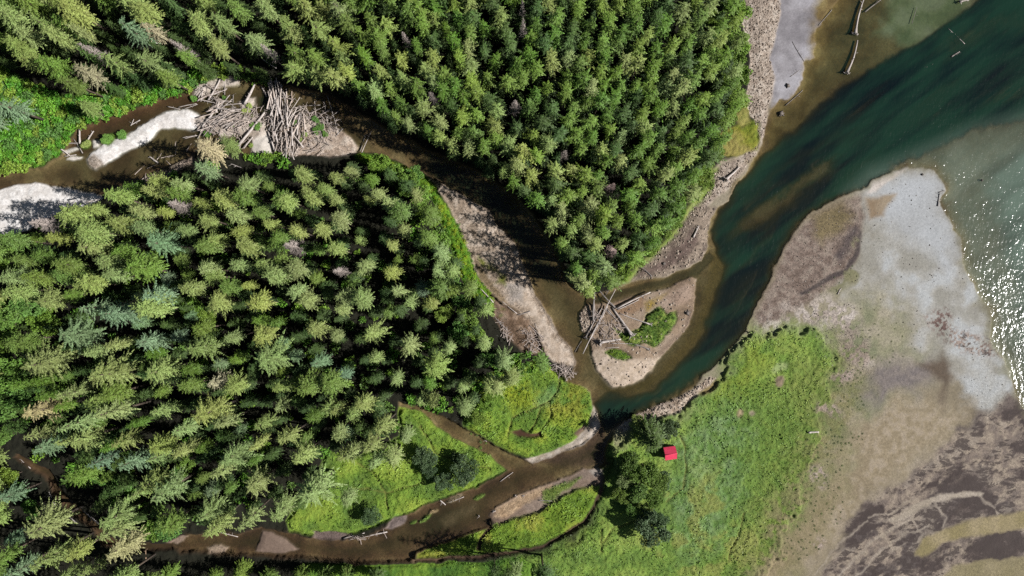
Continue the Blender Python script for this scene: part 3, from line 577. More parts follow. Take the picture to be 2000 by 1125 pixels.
# ------------------------------------------------------------------ foliage builders
def leaves(c, u, n, ln, wd):
    """kite shaped leaf or needle spray: c base, u direction, n normal-ish"""
    u = u / np.maximum(np.linalg.norm(u, axis=1, keepdims=True), 1e-6)
    s_ = np.cross(u, n); s_ /= np.maximum(np.linalg.norm(s_, axis=1, keepdims=True), 1e-6)
    ln = ln[:, None]; wd = wd[:, None]
    v = np.stack([c, c + u * ln * 0.45 + s_ * wd * 0.5, c + u * ln, c + u * ln * 0.45 - s_ * wd * 0.5], 1).reshape(-1, 3)
    f = np.arange(len(v)).reshape(-1, 4)
    return v, f
def conifer(seed, h, R, base, nwh, nb, droop, lift, nl, wd, ll, shape, irr=0.25, fin=1.0):
    r = np.random.default_rng(seed)
    C, U, Nn, Ln, Wd, Rd = [], [], [], [], [], []
    lob = r.uniform(0, 2 * PI, 3)
    for w in range(nwh):
        u = (w + r.uniform(-.3, .3)) / nwh; u = min(max(u, 0), 0.985)
        z = base + (h - base) * u
        nbw = max(3, int(round(nb * (1 - 0.45 * u))))
        a0 = r.uniform(0, 2 * PI)
        for b in range(nbw):
            a = a0 + 2 * PI * b / nbw + r.normal(0, .28)
            if r.random() < .10: continue
            z = base + (h - base) * u + r.normal(0, .32)
            env = (1 - u) ** shape * min(1, 0.55 + 1.6 * u)
            L_ = R * env * (1 + irr * 0.6 * math.sin(a + lob[1]) + irr * 0.4 * math.sin(a * 2 + lob[0])) * r.uniform(1 - irr, 1 + irr * 0.7) + 0.18
            d = np.array([math.cos(a), math.sin(a), 0]); pdir = np.array([-d[1], d[0], 0])
            k = max(4, int(nl * (0.35 + 0.65 * L_ / R)))
            t = np.linspace(0.12, 1.0, k) + r.uniform(-.03, .03, k)
            lf = lift + 0.5 * u
            pts = d * (L_ * t)[:, None] + np.array([0, 0, z]) + np.array([0, 0, 1.0]) * (L_ * (lf * t - droop * t * t))[:, None]
            sl = (lf - 2 * droop * t)
            fwd = d + np.array([0, 0, 1.0]) * sl[:, None]
            tone = r.uniform(0, 1)
            for sgn in (-1, 1):
                ph = r.uniform(0.65, 1.0, k) * fin
                dirv = fwd * np.cos(ph)[:, None] + pdir * sgn * np.sin(ph)[:, None] + np.array([0, 0, -0.22])
                C.append(pts); U.append(dirv + r.normal(0, .12, (k, 3))); Nn.append(np.tile([0, 0, 1.0], (k, 1)) + r.normal(0, .35, (k, 3)))
                Ln.append((ll * L_ * (1.08 - t) * np.minimum(1, 0.4 + 2.2 * t) + 0.16) * r.uniform(.75, 1.25, k)); Wd.append(wd * r.uniform(.7, 1.3, k)); Rd.append(np.clip(tone * .6 + r.uniform(0, .4, k), 0, 1))
            C.append(pts[-1:]); U.append(fwd[-1:]); Nn.append(np.array([[0, 0, 1.0]])); Ln.append(np.array([0.3 + 0.12 * L_])); Wd.append(np.array([wd])); Rd.append(np.array([tone]))
            # hanging sprays give the bough depth
            kk = k // 2
            C.append(pts[1::2][:kk]); U.append(np.tile([0, 0, -1.0], (len(pts[1::2][:kk]), 1)) + d * 0.4 + r.normal(0, .25, (len(pts[1::2][:kk]), 3)))
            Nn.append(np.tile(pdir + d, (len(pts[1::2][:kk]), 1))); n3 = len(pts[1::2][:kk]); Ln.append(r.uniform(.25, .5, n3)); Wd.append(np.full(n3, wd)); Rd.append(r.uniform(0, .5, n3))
    C.append(np.array([[0, 0, h - 0.5]])); U.append(np.array([[0, 0, 1.0]])); Nn.append(np.array([[1.0, 0, 0]])); Ln.append(np.array([0.9])); Wd.append(np.array([0.12])); Rd.append(np.array([0.8]))
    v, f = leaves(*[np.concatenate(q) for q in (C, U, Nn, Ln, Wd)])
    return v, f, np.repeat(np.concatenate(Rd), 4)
def blob(seed, lobes, n, size, flat=0.7, up=0.5):
    """broadleaf crown: lobes = [(x,y,z,r)], leaf clusters through the outer part of each lobe"""
    r = np.random.default_rng(seed)
    C, U, Nn, Ln, Rd = [], [], [], [], []
    tot = sum(l[3] ** 2 for l in lobes)
    for (x, y, z, rad) in lobes:
        m = max(12, int(n * rad ** 2 / tot))
        d = r.normal(0, 1, (m, 3)); d /= np.linalg.norm(d, axis=1, keepdims=True)
        d[:, 2] = np.where(d[:, 2] < -0.3, -d[:, 2], d[:, 2])
        cl = vnoise(d[:, 0] * 2.6 + 20 + seed, d[:, 1] * 2.6 + d[:, 2] * 2 + 20, seed % 9)
        rr = rad * (0.62 + 0.55 * cl + r.normal(0, .07, m))
        p = d * rr[:, None]; p[:, 2] *= flat
        C.append(p + np.array([x, y, z])); U.append(r.normal(0, 1, (m, 3)) + d * 0.6); Nn.append(d + r.normal(0, .5, (m, 3)) + np.array([0, 0, up])); Ln.append(size * r.uniform(.7, 1.4, m)); Rd.append(np.clip(cl * .7 + r.uniform(0, .4, m), 0, 1))
    C, U, Nn, Ln = [np.concatenate(q) for q in (C, U, Nn, Ln)]
    v, f = leaves(C, U, Nn, Ln, Ln * 0.75)
    return v, f, np.repeat(np.concatenate(Rd), 4)
def tube(path, radii, k=7, jit=0.0, seed=0):
    path = np.asarray(path, float); n = len(path); r = np.random.default_rng(seed)
    V = []
    for i in range(n):
        d = path[min(i + 1, n - 1)] - path[max(i - 1, 0)]; d /= max(np.linalg.norm(d), 1e-6)
        a = np.array([0, 0, 1.0]) if abs(d[2]) < 0.8 else np.array([1.0, 0, 0])
        s_ = np.cross(d, a); s_ /= np.linalg.norm(s_); t_ = np.cross(d, s_)
        for j in range(k):
            q = 2 * PI * j / k; rr = radii[i] * (1 + jit * r.uniform(-1, 1))
            V.append(path[i] + (s_ * math.cos(q) + t_ * math.sin(q)) * rr)
    F = []
    for i in range(n - 1):
        for j in range(k):
            a = i * k + j; b = i * k + (j + 1) % k
            F.append((a, b, b + k, a + k))
    V.append(path[0]); V.append(path[-1]); c0, c1 = len(V) - 2, len(V) - 1
    for j in range(0, k):
        F.append((c0, (j + 1) % k, j, j)); F.append((c1, (n - 1) * k + j, (n - 1) * k + (j + 1) % k, (n - 1) * k + (j + 1) % k))
    return V, F
class MB:
    def __init__(s): s.v = []; s.f = []; s.m = []
    def add(s, v, f, m=0):
        o = len(s.v); s.v += [tuple(q) for q in v]
        for q in f:
            q = tuple(i + o for i in q)
            if len(q) == 4 and q[2] == q[3]: q = q[:3]
            s.f.append(q); s.m.append(m)
    def mesh(s, name, mats, smooth=True):
        me = bpy.data.meshes.new(name); me.from_pydata(s.v, [], s.f); me.update()
        for m in mats: me.materials.append(m)
        for p, m in zip(me.polygons, s.m): p.material_index = m; p.use_smooth = smooth
        return me
def leaf_mesh(name, vfr, m):
    me = mesh_np(name, vfr[0], vfr[1], [m]); set_attr(me, 'rnd', vfr[2]); return me

# kinds of conifer, each built 1 unit = 1 metre at its nominal size (h, R)
KINDS = {}
def make_kind(key, nvar, h, R, **kw):
    out = []
    for i in range(nvar):
        vfr = conifer(hash((key, i)) % 9999 if False else 31 * i + len(key) * 101 + ord(key[0]), h, R, **kw)
        cm = leaf_mesh('crown', vfr, M_LEAF)
        b = MB(); b.add(*tube([(0, 0, -0.4), (0.05, 0, h * .4), (0, 0.04, h * .75), (0, 0, h * .97)], [h * .016, h * .012, h * .007, 0.02], 7))
        out.append((vfr, cm, b.mesh('trunk', [M_BARK])))
    KINDS[key] = (h, R, out)
make_kind('spruce', 10, 21, 3.3, base=9.0, nwh=15, nb=8, droop=0.55, lift=0.22, nl=13, wd=0.20, ll=0.24, shape=0.70, irr=0.42)
make_kind('hemlock', 12, 20, 2.7, base=10.5, nwh=19, nb=9, droop=0.5, lift=0.32, nl=8, wd=0.21, ll=0.40, shape=0.46, irr=0.46)
make_kind('young', 12, 19, 1.95, base=10.5, nwh=12, nb=6, droop=0.45, lift=0.20, nl=8, wd=0.19, ll=0.36, shape=0.66, irr=0.55)
make_kind('edge', 4, 20, 3.0, base=2.5, nwh=26, nb=7, droop=0.45, lift=0.15, nl=10, wd=0.24, ll=0.30, shape=0.75, irr=0.34)
CF = {'spruce': .68, 'hemlock': .73, 'young': .70, 'edge': .50}

TONE = {'g': (104,128,56), 'y': (134,150,78), 'p': (132,148,86), 'b': (112,136,98), 'w': (166,158,120), 'n': (90,120,42), 'm': (112,138,54), 'k': (76,100,48), 'd': (176,164,156), 's': (92,126,56), 'z': (70,90,56)}
LK = 0.86
def tone(k, r):
    c = lin(TONE[k]) * LK * r.uniform(.85, 1.15)
    c = c * np.array([r.uniform(.9, 1.1), 1, r.uniform(.85, 1.15)])
    return tuple(float(q) for q in c) + (1.0,)
WORD = {'g': 'mid green', 'y': 'yellow green', 'p': 'pale grey green', 'b': 'bluish green', 'w': 'straw coloured', 'n': 'deep green', 'm': 'fresh green', 'k': 'dark green', 'd': 'dead grey', 's': 'bright green', 'z': 'dark green'}
def region(px, py):
    if py < 180 and px < 520: return 'above the log jam'
    if px > 600 and py < 240 or px > 800 and py < 330 or px > 1040 and py < 585: return 'in the north wood'
    if py > 1068: return 'below the brown creek'
    if px > 1160 and py > 780: return 'beside the red hut'
    if py > 770 and px > 560: return 'beside the creekside meadow'
    if py > 770: return 'in the lower forest'
    if px > 760: return 'near the main river'
    return 'in the left forest'
LAB = set()
def where(px, py):
    return '%d%% across, %d%% down the photo' % (round(px / 20), round(py / 11.25))
def uniq(lab_fn, px, py):
    for k in range(12):
        s_ = lab_fn('%s' % where(px + 6 * k * (-1) ** k, py))
        if s_ not in LAB: LAB.add(s_); return s_
    return s_

CONIF = []   # (px, py, kind, tone, diameter px)
def crop(ox, oy, txt, sc_=2.8129):
    for q in txt.split():
        a = q.split(','); CONIF.append((ox + float(a[0]) / sc_, oy + float(a[1]) / sc_, a[3], float(a[2]) / sc_))
crop(0, 375, '''660,40,130,y 870,10,100,y 1010,15,110,g 1130,60,90,y 1230,50,130,y 1370,40,130,g 1560,60,130,g 1720,40,100,y 1855,45,90,p 800,110,110,p 990,75,110,d 925,110,80,y 430,120,170,y 540,100,90,y 265,180,140,d 220,250,90,g
80,265,120,g 340,270,100,y 370,190,70,g 690,165,130,y 810,215,130,p 520,220,170,y 430,245,90,g 900,290,200,b 1045,210,90,p 1165,160,120,p 1320,140,110,p 1440,115,110,g 1340,210,110,y 1500,180,100,y 1650,125,70,g 1650,220,100,y
1535,250,130,g 1870,160,120,p 1780,190,110,y 1205,260,110,y 1150,305,130,g 1355,300,140,y 1610,300,100,d 1860,320,110,y 540,300,180,p 700,330,120,g 630,390,130,p 1010,370,90,g 150,370,110,g 280,360,110,g 390,400,120,g 370,450,140,g
640,460,130,p 790,430,200,g 850,370,90,g 120,470,130,p 130,530,130,p 240,470,110,g 1160,425,110,p 1050,450,80,g 1340,405,110,p 1450,400,110,p 1550,370,80,g 1500,470,150,p 1640,420,140,p 1870,440,70,d 1200,470,100,y 1055,520,120,p
1275,515,120,g 1375,515,70,y 520,510,170,y 420,560,100,g 310,600,140,p 880,560,190,b 850,650,200,y 540,630,140,b 670,660,200,b 1215,600,150,y 1430,610,140,y 1640,540,110,p 1690,600,150,p 1900,560,110,p 1880,640,100,p 1740,740,120,p
1860,790,90,p 440,790,250,b 830,800,170,b 660,840,90,p 280,930,270,p 620,1000,240,p 910,970,230,p 1140,740,120,g 1140,850,190,p 1290,790,100,p 1450,790,150,y 1500,920,270,p 1750,930,120,b 1820,1040,170,g 550,880,90,p 1210,1040,130,w
1320,1070,140,y 1060,1060,120,g 1560,1075,100,y 1640,1030,90,g 130,810,170,g 390,1010,90,g''')
crop(0, 725, '''250,210,200,w 430,110,140,p 560,150,120,y 660,110,160,g 650,220,170,p 450,270,150,p 250,330,110,p 290,400,150,b 400,370,120,p 500,360,190,p 710,370,130,p 920,200,120,p 900,390,150,y 880,470,110,p 760,480,150,b 1030,430,100,p
1040,300,150,p 1170,210,220,p 1250,270,150,p 1480,280,140,p 1540,180,110,p 1690,80,170,g 1830,190,150,p 1860,330,100,p 1940,210,100,p 1920,450,130,p 1680,440,170,p 1590,350,140,p 1420,390,110,p 1690,370,90,g 1300,450,230,p 1230,540,150,p
1420,600,200,p 860,600,200,p 930,640,190,p 760,660,110,p 480,570,150,g 580,480,130,b 1160,750,190,p 1740,640,280,p 1560,750,180,p 1380,790,130,p 1200,820,190,p 960,820,170,g 640,790,190,p 650,870,180,p 270,830,250,p 300,1010,190,p
130,1070,150,b 460,970,120,y 700,960,200,w 1330,1090,150,g 930,1090,120,g 520,1080,110,p 60,680,150,b 100,900,100,b 1480,1110,130,g 1650,1090,130,g 1780,1105,120,g 1900,1100,110,g 1180,1110,110,g 30,1000,120,g 400,1105,120,p''')
crop(0, 0, '''130,50,150,g 250,80,150,g 330,20,100,p 270,110,170,p 400,50,140,y 500,110,180,y 160,150,150,p 140,200,90,g 340,190,160,p 250,240,140,p 400,270,130,p 530,230,90,p 440,170,110,g 190,310,170,y 270,380,120,y 60,260,100,g 390,400,150,g
560,440,170,w 690,380,160,p 890,380,210,p 800,230,170,b 900,210,130,w 790,70,230,p 860,120,170,y 1070,350,110,g 960,450,110,g 1150,180,140,p 1170,60,120,y 1270,170,160,p 1250,300,120,p 1430,270,140,p 1480,60,130,p 1360,80,120,g
1590,150,120,p 1640,200,100,p 1650,400,110,y 1740,330,90,g 1760,180,100,y 1690,50,110,y 1860,70,100,p 1930,30,80,g 1920,140,100,g 1850,270,110,y 1840,430,110,p 1920,410,90,y 1780,60,90,y 1890,330,90,y 80,600,200,b 490,600,130,p
1200,840,200,w 1290,810,140,p 1180,950,160,b 880,1010,120,y 1010,1010,110,p 1370,1030,120,p 1490,1030,80,g 1670,960,120,p 1580,1100,120,y 1700,1060,100,p 1850,980,90,p 1930,950,90,p 1780,1050,100,y 20,110,130,g 60,20,120,g
200,20,120,p 620,40,110,g 1000,60,110,k 1020,180,100,k 560,350,110,k 480,490,110,g''')
crop(650, 375, '''200,40,70,y 320,80,140,p 390,120,140,g 400,220,100,p 530,140,140,g 540,250,130,g 160,270,70,y 330,300,80,y 190,400,120,p 320,440,110,y 360,380,70,g 600,340,160,p 580,420,130,p 660,430,130,p 590,520,150,g 670,540,110,g 550,610,100,y
380,530,110,p 430,600,100,p 170,580,150,p 770,520,120,g 830,640,130,p 220,780,170,p 430,840,170,p 640,850,120,p 240,910,90,p 560,950,180,y 350,1025,120,p 830,820,100,p 930,910,170,p 990,1020,120,p 890,1060,150,p 720,1060,110,p
1140,930,100,g 560,800,90,g 250,20,100,p 460,20,110,p 1250,95,110,p 1400,75,150,p 1310,210,80,y 1200,40,90,p 1390,240,120,p 1480,150,130,m 1430,290,110,y 1490,400,110,p 1530,330,90,d 1350,490,110,p 1400,540,90,y 1520,490,100,g 1650,360,100,m''')
crop(650, 725, '''720,80,110,p 720,200,140,p 490,150,110,p 560,160,100,p 160,170,170,p 40,200,110,p 290,290,160,p 220,400,140,p 330,460,160,p 120,430,150,p 60,330,100,b 400,350,120,p 240,480,130,p 90,680,100,p 1745,362,240,k 1010,1095,90,p 1160,1120,140,k 880,70,130,p 980,40,100,p
80,1110,120,g 230,1115,120,k 880,1130,120,k 960,1140,120,k''')
crop(650, 0, '''240,510,110,p 385,590,80,g 430,700,80,p 350,650,60,g 500,610,90,p 595,680,100,p 600,770,90,y 690,740,70,g 550,545,80,d 745,825,90,p 775,740,80,g 970,820,110,p 1010,920,130,p 1085,970,100,y 900,700,130,y 1000,590,80,d 1090,620,110,g
1180,790,130,p 1120,870,90,m 1380,980,110,m 1290,1080,100,m 1525,1035,70,d''')
crop(0, 0, '520,290,80,d 1000,270,80,d 1480,290,70,d'); crop(650, 0, '40,70,80,d 1045,165,60,d 1040,60,50,d 400,220,60,d 1270,855,60,d')
crop(650, 375, '40,435,70,d')
# fill the dense wood north of the river
have = [(c[0], c[1]) for c in CONIF]
def far_enough(x, y, d, pts):
    return all((x - a) ** 2 + (y - b) ** 2 > d * d for a, b in pts)
fr = random.Random(3)
for _ in range(14000):
    x, y = fr.uniform(540, 1470), fr.uniform(-50, 560)
    if not inpoly(FOREST_NE, x, y): continue
    gap = 22.5 + 8 * fr.random() + (5 if x < 800 else 0)
    if far_enough(x, y, gap, have):
        have.append((x, y)); CONIF.append((x, y, fr.choice('nnnmmkkgmpyn' if x > 850 else 'ngmypgymn'), fr.uniform(27, 37)))
# the woods that continue past the frame
for _ in range(9000):
    x, y = fr.uniform(-420, 1450), fr.uniform(-400, 1460)
    if -10 < x < 1500 and -10 < y < 1120 or (x > 540 and -60 < y < 600): continue
    if 300 < y < 480 and x < 0 or (y > 1000 and x > 620): continue
    edge_ = x < -130 or y < -130 or y > 1270
    if far_enough(x, y, 52 if edge_ else 40, have): have.append((x, y)); CONIF.append((x, y, fr.choice('gpyb' if x < 540 else 'nmkg'), fr.uniform(44, 62)))
# fill remaining holes of the left forest with smaller, lower trees
LEFT = [(20,460),(200,400),(300,345),(460,320),(700,320),(800,350),(880,480),(930,580),(960,640),(1000,690),(1000,730),(900,800),(790,780),(780,840),(640,880),(570,1000),(330,1030),(200,1000),(110,900),(40,860),(20,700)]
for _ in range(5000):
    x, y = fr.uniform(20, 1000), fr.uniform(320, 1030)
    if inpoly(LEFT, x, y) and fbm(np.array([x]), np.array([y]), 110, 2, 3)[0] > .53 and far_enough(x, y, 31, have): have.append((x, y)); CONIF.append((x, y, fr.choice('kgnkb'), fr.uniform(26, 38)))

CRK = [(40,888),(75,910),(105,935),(118,962),(140,985),(165,1002),(188,1018)]
CONIF = [c for c in CONIF if far_enough(c[0], c[1], 24 + c[3] * .16, CRK)]
CONIF = [c for c in CONIF if not (340 < c[0] < 720 and 1030 + c[3] * 0.0 < c[1] < 1092)]
DEAD = [c for c in CONIF if c[2] == 'd']; LIVE = [c for c in CONIF if c[2] != 'd']
inview = lambda c: -5 < c[0] < 2005 and -5 < c[1] < 1130
LIVE.sort(key=lambda c: (not inview(c), -c[3]))
NIND = 300
tr = random.Random(11)
mass_v, mass_f, mass_r, mass_c = [], [], [], []; moff = 0; mass_n = 0
for i, (px, py, tn, dia) in enumerate(LIVE):
    big = px < 1000 and py > 300 or px < 520
    if tn in 'pbkw' and dia > 38 and big and not (py < 700 and px < 760 and tn == 'p' and dia < 55): key = 'spruce'
    elif big or dia > 42: key = 'hemlock'
    else: key = 'young'
    h0, R0, var = KINDS[key]
    if px < 520 and py < 200 or (390 < px < 480 and 280 < py < 350): key = 'edge'
    R_t = dia * S * 0.5 * {'spruce': .82, 'hemlock': .79, 'young': 1.02, 'edge': .80}[key]
    h_t = {'spruce': 14 + R_t * 1.5, 'hemlock': 13.5 + R_t * 1.6, 'young': 17, 'edge': 14.5 + R_t}[key] * tr.uniform(.84, 1.12)
    if tn in 'kgb' and key != 'young' and dia < 39 and big: h_t *= 0.64
    if px > 1160 and py > 780: key = 'edge'; h_t = 12.5; R_t *= 1.0; h0, R0, var = KINDS[key]
    if py > 1080 and 330 < px < 760: key = 'edge'; h_t = 8.5; py += 8; h0, R0, var = KINDS[key]
    bx, by = at_height(px, py, h_t * CF[key])
    for _k in range(5):
        if ground_z(bx, by) > .1 or py > 1140 or py < 0: break
        h_t *= .84; bx, by = at_height(px, py, h_t * CF[key])
    vi = tr.randrange(len(var)); rz = tr.uniform(0, 2 * PI)
    z = max(ground_z(bx, by), 0.0) - 0.1
    sx, sz = R_t / R0, h_t / h0
    wx, wy = P2W(bx, by)
    if i < NIND:
        t = empty('conifer_tree', (wx, wy, z), rz, (sx, sx, sz))
        rot = (tr.gauss(0, .02), tr.gauss(0, .02)); t.rotation_euler = (rot[0], rot[1], rz)
        c = bpy.data.objects.new('crown', var[vi][1]); link(c, t); c.color = tone(tn, tr)
        k = bpy.data.objects.new('trunk', var[vi][2]); link(k, t)
        size = 'broad' if dia > 60 else 'tall' if dia > 44 else 'slim'
        tag(t, uniq(lambda w_: '%s %s conifer %s, %s' % (size, WORD[tn], region(px, py), w_), px, py), 'conifer', 'conifers of the forest')
    else:
        v, f, r_ = var[vi][0]
        cs, sn = math.cos(rz), math.sin(rz)
        q = np.stack([(v[:, 0] * cs - v[:, 1] * sn) * sx + wx, (v[:, 0] * sn + v[:, 1] * cs) * sx + wy, v[:, 2] * sz + z], 1).astype(np.float32)
        mass_v.append(q); mass_f.append(f + moff); moff += len(q); mass_r.append(r_); mass_c.append(np.tile(np.array(tone(tn, tr), np.float32), (len(q), 1))); mass_n += 1
# low dark trees added under the canopy, blocking low light and filling gaps
SHADE_FILL = []
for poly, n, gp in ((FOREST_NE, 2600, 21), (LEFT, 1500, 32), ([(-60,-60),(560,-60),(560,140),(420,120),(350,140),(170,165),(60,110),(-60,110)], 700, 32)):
    k0 = len(SHADE_FILL)
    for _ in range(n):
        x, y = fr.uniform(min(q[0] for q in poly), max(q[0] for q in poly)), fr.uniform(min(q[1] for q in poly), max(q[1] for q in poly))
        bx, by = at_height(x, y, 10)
        if inpoly(poly, x, y) and ground_z(bx, by) > .3 and far_enough(x, y, gp, [(a, b) for a, b, _, _ in SHADE_FILL[k0:]]) and far_enough(bx, by, 16, CRK): SHADE_FILL.append((x, y, bx, by))
for x, y, bx, by in SHADE_FILL:
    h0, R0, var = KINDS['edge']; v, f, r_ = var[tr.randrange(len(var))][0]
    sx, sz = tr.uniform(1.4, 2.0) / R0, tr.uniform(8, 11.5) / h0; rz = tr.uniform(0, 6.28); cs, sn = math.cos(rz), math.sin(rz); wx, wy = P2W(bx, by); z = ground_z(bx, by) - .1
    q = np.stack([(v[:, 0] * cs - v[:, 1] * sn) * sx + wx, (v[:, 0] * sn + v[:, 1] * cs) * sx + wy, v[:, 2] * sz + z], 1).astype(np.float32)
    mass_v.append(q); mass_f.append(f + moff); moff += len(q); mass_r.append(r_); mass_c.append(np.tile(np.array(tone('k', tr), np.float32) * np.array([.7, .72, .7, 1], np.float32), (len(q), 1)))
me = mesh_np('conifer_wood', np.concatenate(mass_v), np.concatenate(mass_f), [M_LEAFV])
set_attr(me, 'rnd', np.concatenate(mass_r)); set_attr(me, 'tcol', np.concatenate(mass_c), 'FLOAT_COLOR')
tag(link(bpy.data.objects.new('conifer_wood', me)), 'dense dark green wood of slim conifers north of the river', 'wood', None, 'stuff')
print('conifers', len(LIVE), 'in view', sum(map(inview, LIVE)), 'mass', mass_n, 'faces', moff // 4)

# ---- dead trees: bare grey limbs round a trunk
def dead_tree_meshes(seed, h, R):
    r = random.Random(seed); b = MB(); b.add(*tube([(0, 0, -.3), (0.1, 0, h * .5), (0, 0.1, h)], [h * .014, h * .009, .03], 7))
    w = MB()
    for i in range(150):
        u = r.random() ** 0.8; z = h * (0.35 + 0.63 * u); a = r.uniform(0, 2 * PI); L_ = R * (1 - u * .8) * r.uniform(.6, 1.1)
        d = (math.cos(a), math.sin(a)); up = r.uniform(-.15, .35)
        p = [(0, 0, z), (d[0] * L_ * .5, d[1] * L_ * .5, z + up * L_ * .5), (d[0] * L_, d[1] * L_, z + up * L_ * .7)]
        w.add(*tube(p, [.05, .04, .015], 3))
        for s_ in range(5):
            a2 = a + r.choice((-1, 1)) * r.uniform(.4, 1.0); q = r.uniform(.35, .95); l2 = L_ * .35
            o_ = (d[0] * L_ * q, d[1] * L_ * q, z + up * L_ * q * .85)
            w.add(*tube([o_, (o_[0] + math.cos(a2) * l2, o_[1] + math.sin(a2) * l2, o_[2] + r.uniform(-.1, .2))], [.035, .012], 3))
    return b.mesh('trunk', [M_DEADWOOD]), w.mesh('bare_branches', [M_DEADWOOD], False)
DT = [dead_tree_meshes(s_, 18, 2.4) for s_ in (1, 2, 3)]
for (px, py, tn, dia) in DEAD:
    sR = dia * S * .5 / 2.4; h_t = 17 * tr.uniform(.85, 1.1)
    bx, by = at_height(px, py, h_t * .72)
    t = empty('dead_tree', (*P2W(bx, by), ground_z(bx, by)), tr.uniform(0, 6), (sR, sR, h_t / 18))
    a, b = tr.choice(DT)
    pink = 1 if px < 1150 else 0.86
    for nm, m_ in (('trunk', a), ('bare_branches', b)):
        o = bpy.data.objects.new(nm, m_); link(o, t); o.color = (1.02, pink * .98, pink * .98, 1)
    tag(t, uniq(lambda w_: 'bare %s dead tree %s, %s' % ('pale grey' if pink == 1 else 'pinkish grey', region(px, py), w_), px, py), 'dead tree', 'dead trees standing in the forest')

# ---- broadleaf trees and shrubs
BL = []
def lobed(seed, R, zc, n):
    r = random.Random(seed)
    out = [(0, 0, zc - R * .1, R * .45)]
    for i in range(n + 6):
        a = 2 * PI * i * .618 + r.uniform(-.5, .5); d = R * r.uniform(.25, .82)
        out.append((math.cos(a) * d, math.sin(a) * d, zc + R * r.uniform(-.4, .22) * (.6 + .4 * d / R), R * r.uniform(.16, .38)))
    return out
def limb_mesh(seed, R, zc):
    r = random.Random(seed); b = MB(); b.add(*tube([(0, 0, -.3), (0, .05, zc * .5), (.05, 0, zc)], [.16, .11, .05], 7))
    for i in range(6):
        a = r.uniform(0, 6.28); b.add(*tube([(0, 0, zc * r.uniform(.3, .6)), (math.cos(a) * R * .35, math.sin(a) * R * .35, zc * .8), (math.cos(a) * R * .7, math.sin(a) * R * .7, zc)], [.07, .05, .02], 5))
    return b.mesh('trunk', [M_BARK])
BLM = []
for s_ in range(5):
    R0, zc = 3.0, 4.0
    BLM.append((leaf_mesh('crown', blob(s_ + 40, lobed(s_, R0, zc, 7 + s_ % 3), 4200, 0.27), M_LEAF), limb_mesh(s_, R0, zc)))
def broadleaf(name, px, py, dia, tn, hs=1.0, label='', cat='tree', group=None, dark=1.0):
    sR = dia * S * .5 / 3.0; h_ = 4.0 * sR * hs
    bx, by = at_height(px, py, h_)
    t = empty(name, (*P2W(bx, by), max(ground_z(bx, by), 0) - .1), tr.uniform(0, 6.28), (sR, sR, sR * hs))
    a, b = BLM[tr.randrange(5)]
    o = bpy.data.objects.new('crown', a); link(o, t); c = tone(tn, tr); o.color = (c[0] * dark, c[1] * dark, c[2] * dark, 1)
    link(bpy.data.objects.new('trunk', b), t)
    return tag(t, label, cat, group)
WILLOW = [(1228,905,46,'g','round grey green willow'),(1256,922,52,'g','broad grey green willow'),(1284,940,40,'g','grey green willow'),(1218,936,34,'p','low pale willow'),(1212,968,36,'g','dull green willow'),
    (1246,962,44,'g','mid grove willow'),(1276,972,38,'g','dull green willow'),(1232,996,30,'s','small fresh green willow'),(1258,992,30,'g','small dull willow'),(1240,938,30,'p','pale crowned willow')]
for i, (x, y, d_, tn, l_) in enumerate(WILLOW):
    broadleaf('willow_tree', x, y, d_, tn, 1.0, uniq(lambda w_: '%s below the red hut, %s' % (l_, w_), x, y), 'willow', 'willows below the hut', .75)
for x, y, d_, l_ in ((1275,1035,66,'large dark round shrub at the lower end of the willow grove'),(1296,938,36,'dark shrub on the meadow side of the willow grove'),(1306,836,44,'dark round shrub between the hut and the bend beach'),
        (1262,1010,40,'dark shrub just above the large round shrub of the grove'),(831,893,46,'upper dark shrub of the meadow thicket beside the grey spruces'),(870,938,40,'lower left dark shrub of the thicket in the creekside meadow'),
        (906,918,56,'largest dark shrub of the thicket in the creekside meadow'),(895,892,26,'small dark shrub at the top of the meadow thicket'),(838,916,34,'dark shrub at the foot of the upper meadow shrub'),(726,1006,38,'dark low pine like shrub beside the brown creek mud bank'),(1288,1012,36,'dark shrub tucked against the top right of the large round shrub')):
    broadleaf('dark_shrub', x, y, d_, 'z', 0.8, l_, 'shrub', 'dark shrubs on the meadows')
for x, y, d_, l_ in ((1244,826,30,'yellow green shrub behind the bend beach'),(1258,832,26,'yellow green shrub next to the dark spruce by the hut'),(210,272,26,'bright green bush on the white gravel bar'),(238,264,20,'small bush along the edge of the white gravel bar'),(168,282,20,'olive bush at the left tip of the white bar'),
        (438,191,12,'slim bright bush in the upper left of the log jam'),(378,192,16,'bright bush at the left bank end of the log jam'),(480,217,16,'yellow bush in the middle of the log jam'),(487,207,12,'small yellow bush above the middle of the log jam'),(493,226,9,'tiny yellow bush in the log jam middle'),
        (505,247,16,'bright bush beside the large diagonal log'),(492,244,10,'small bush left of the large diagonal log top'),(404,261,14,'bright bush below the left raft of logs'),(574,240,15,'bright green bush inside the right raft of logs'),(617,234,16,'upper bright bush right of the log jam'),(626,249,18,'middle bright bush right of the log jam'),(636,262,15,'lower bright bush right of the log jam'),
        (617,257,15,'left bright bush right of the log jam'),(595,263,12,'dull yellow bush at the right end of the log jam'),(490,284,10,'small yellow bush on the white sand of the jam'),(456,244,8,'tiny bush on the left raft of logs'),(588,273,10,'low yellow bush at the foot of the right raft')):
    broadleaf('bush', x, y, d_, 'y' if 'yellow' in l_ or 'olive' in l_ else 's', 0.6, l_, 'bush', 'bushes on the bars and log jam', 1.25)
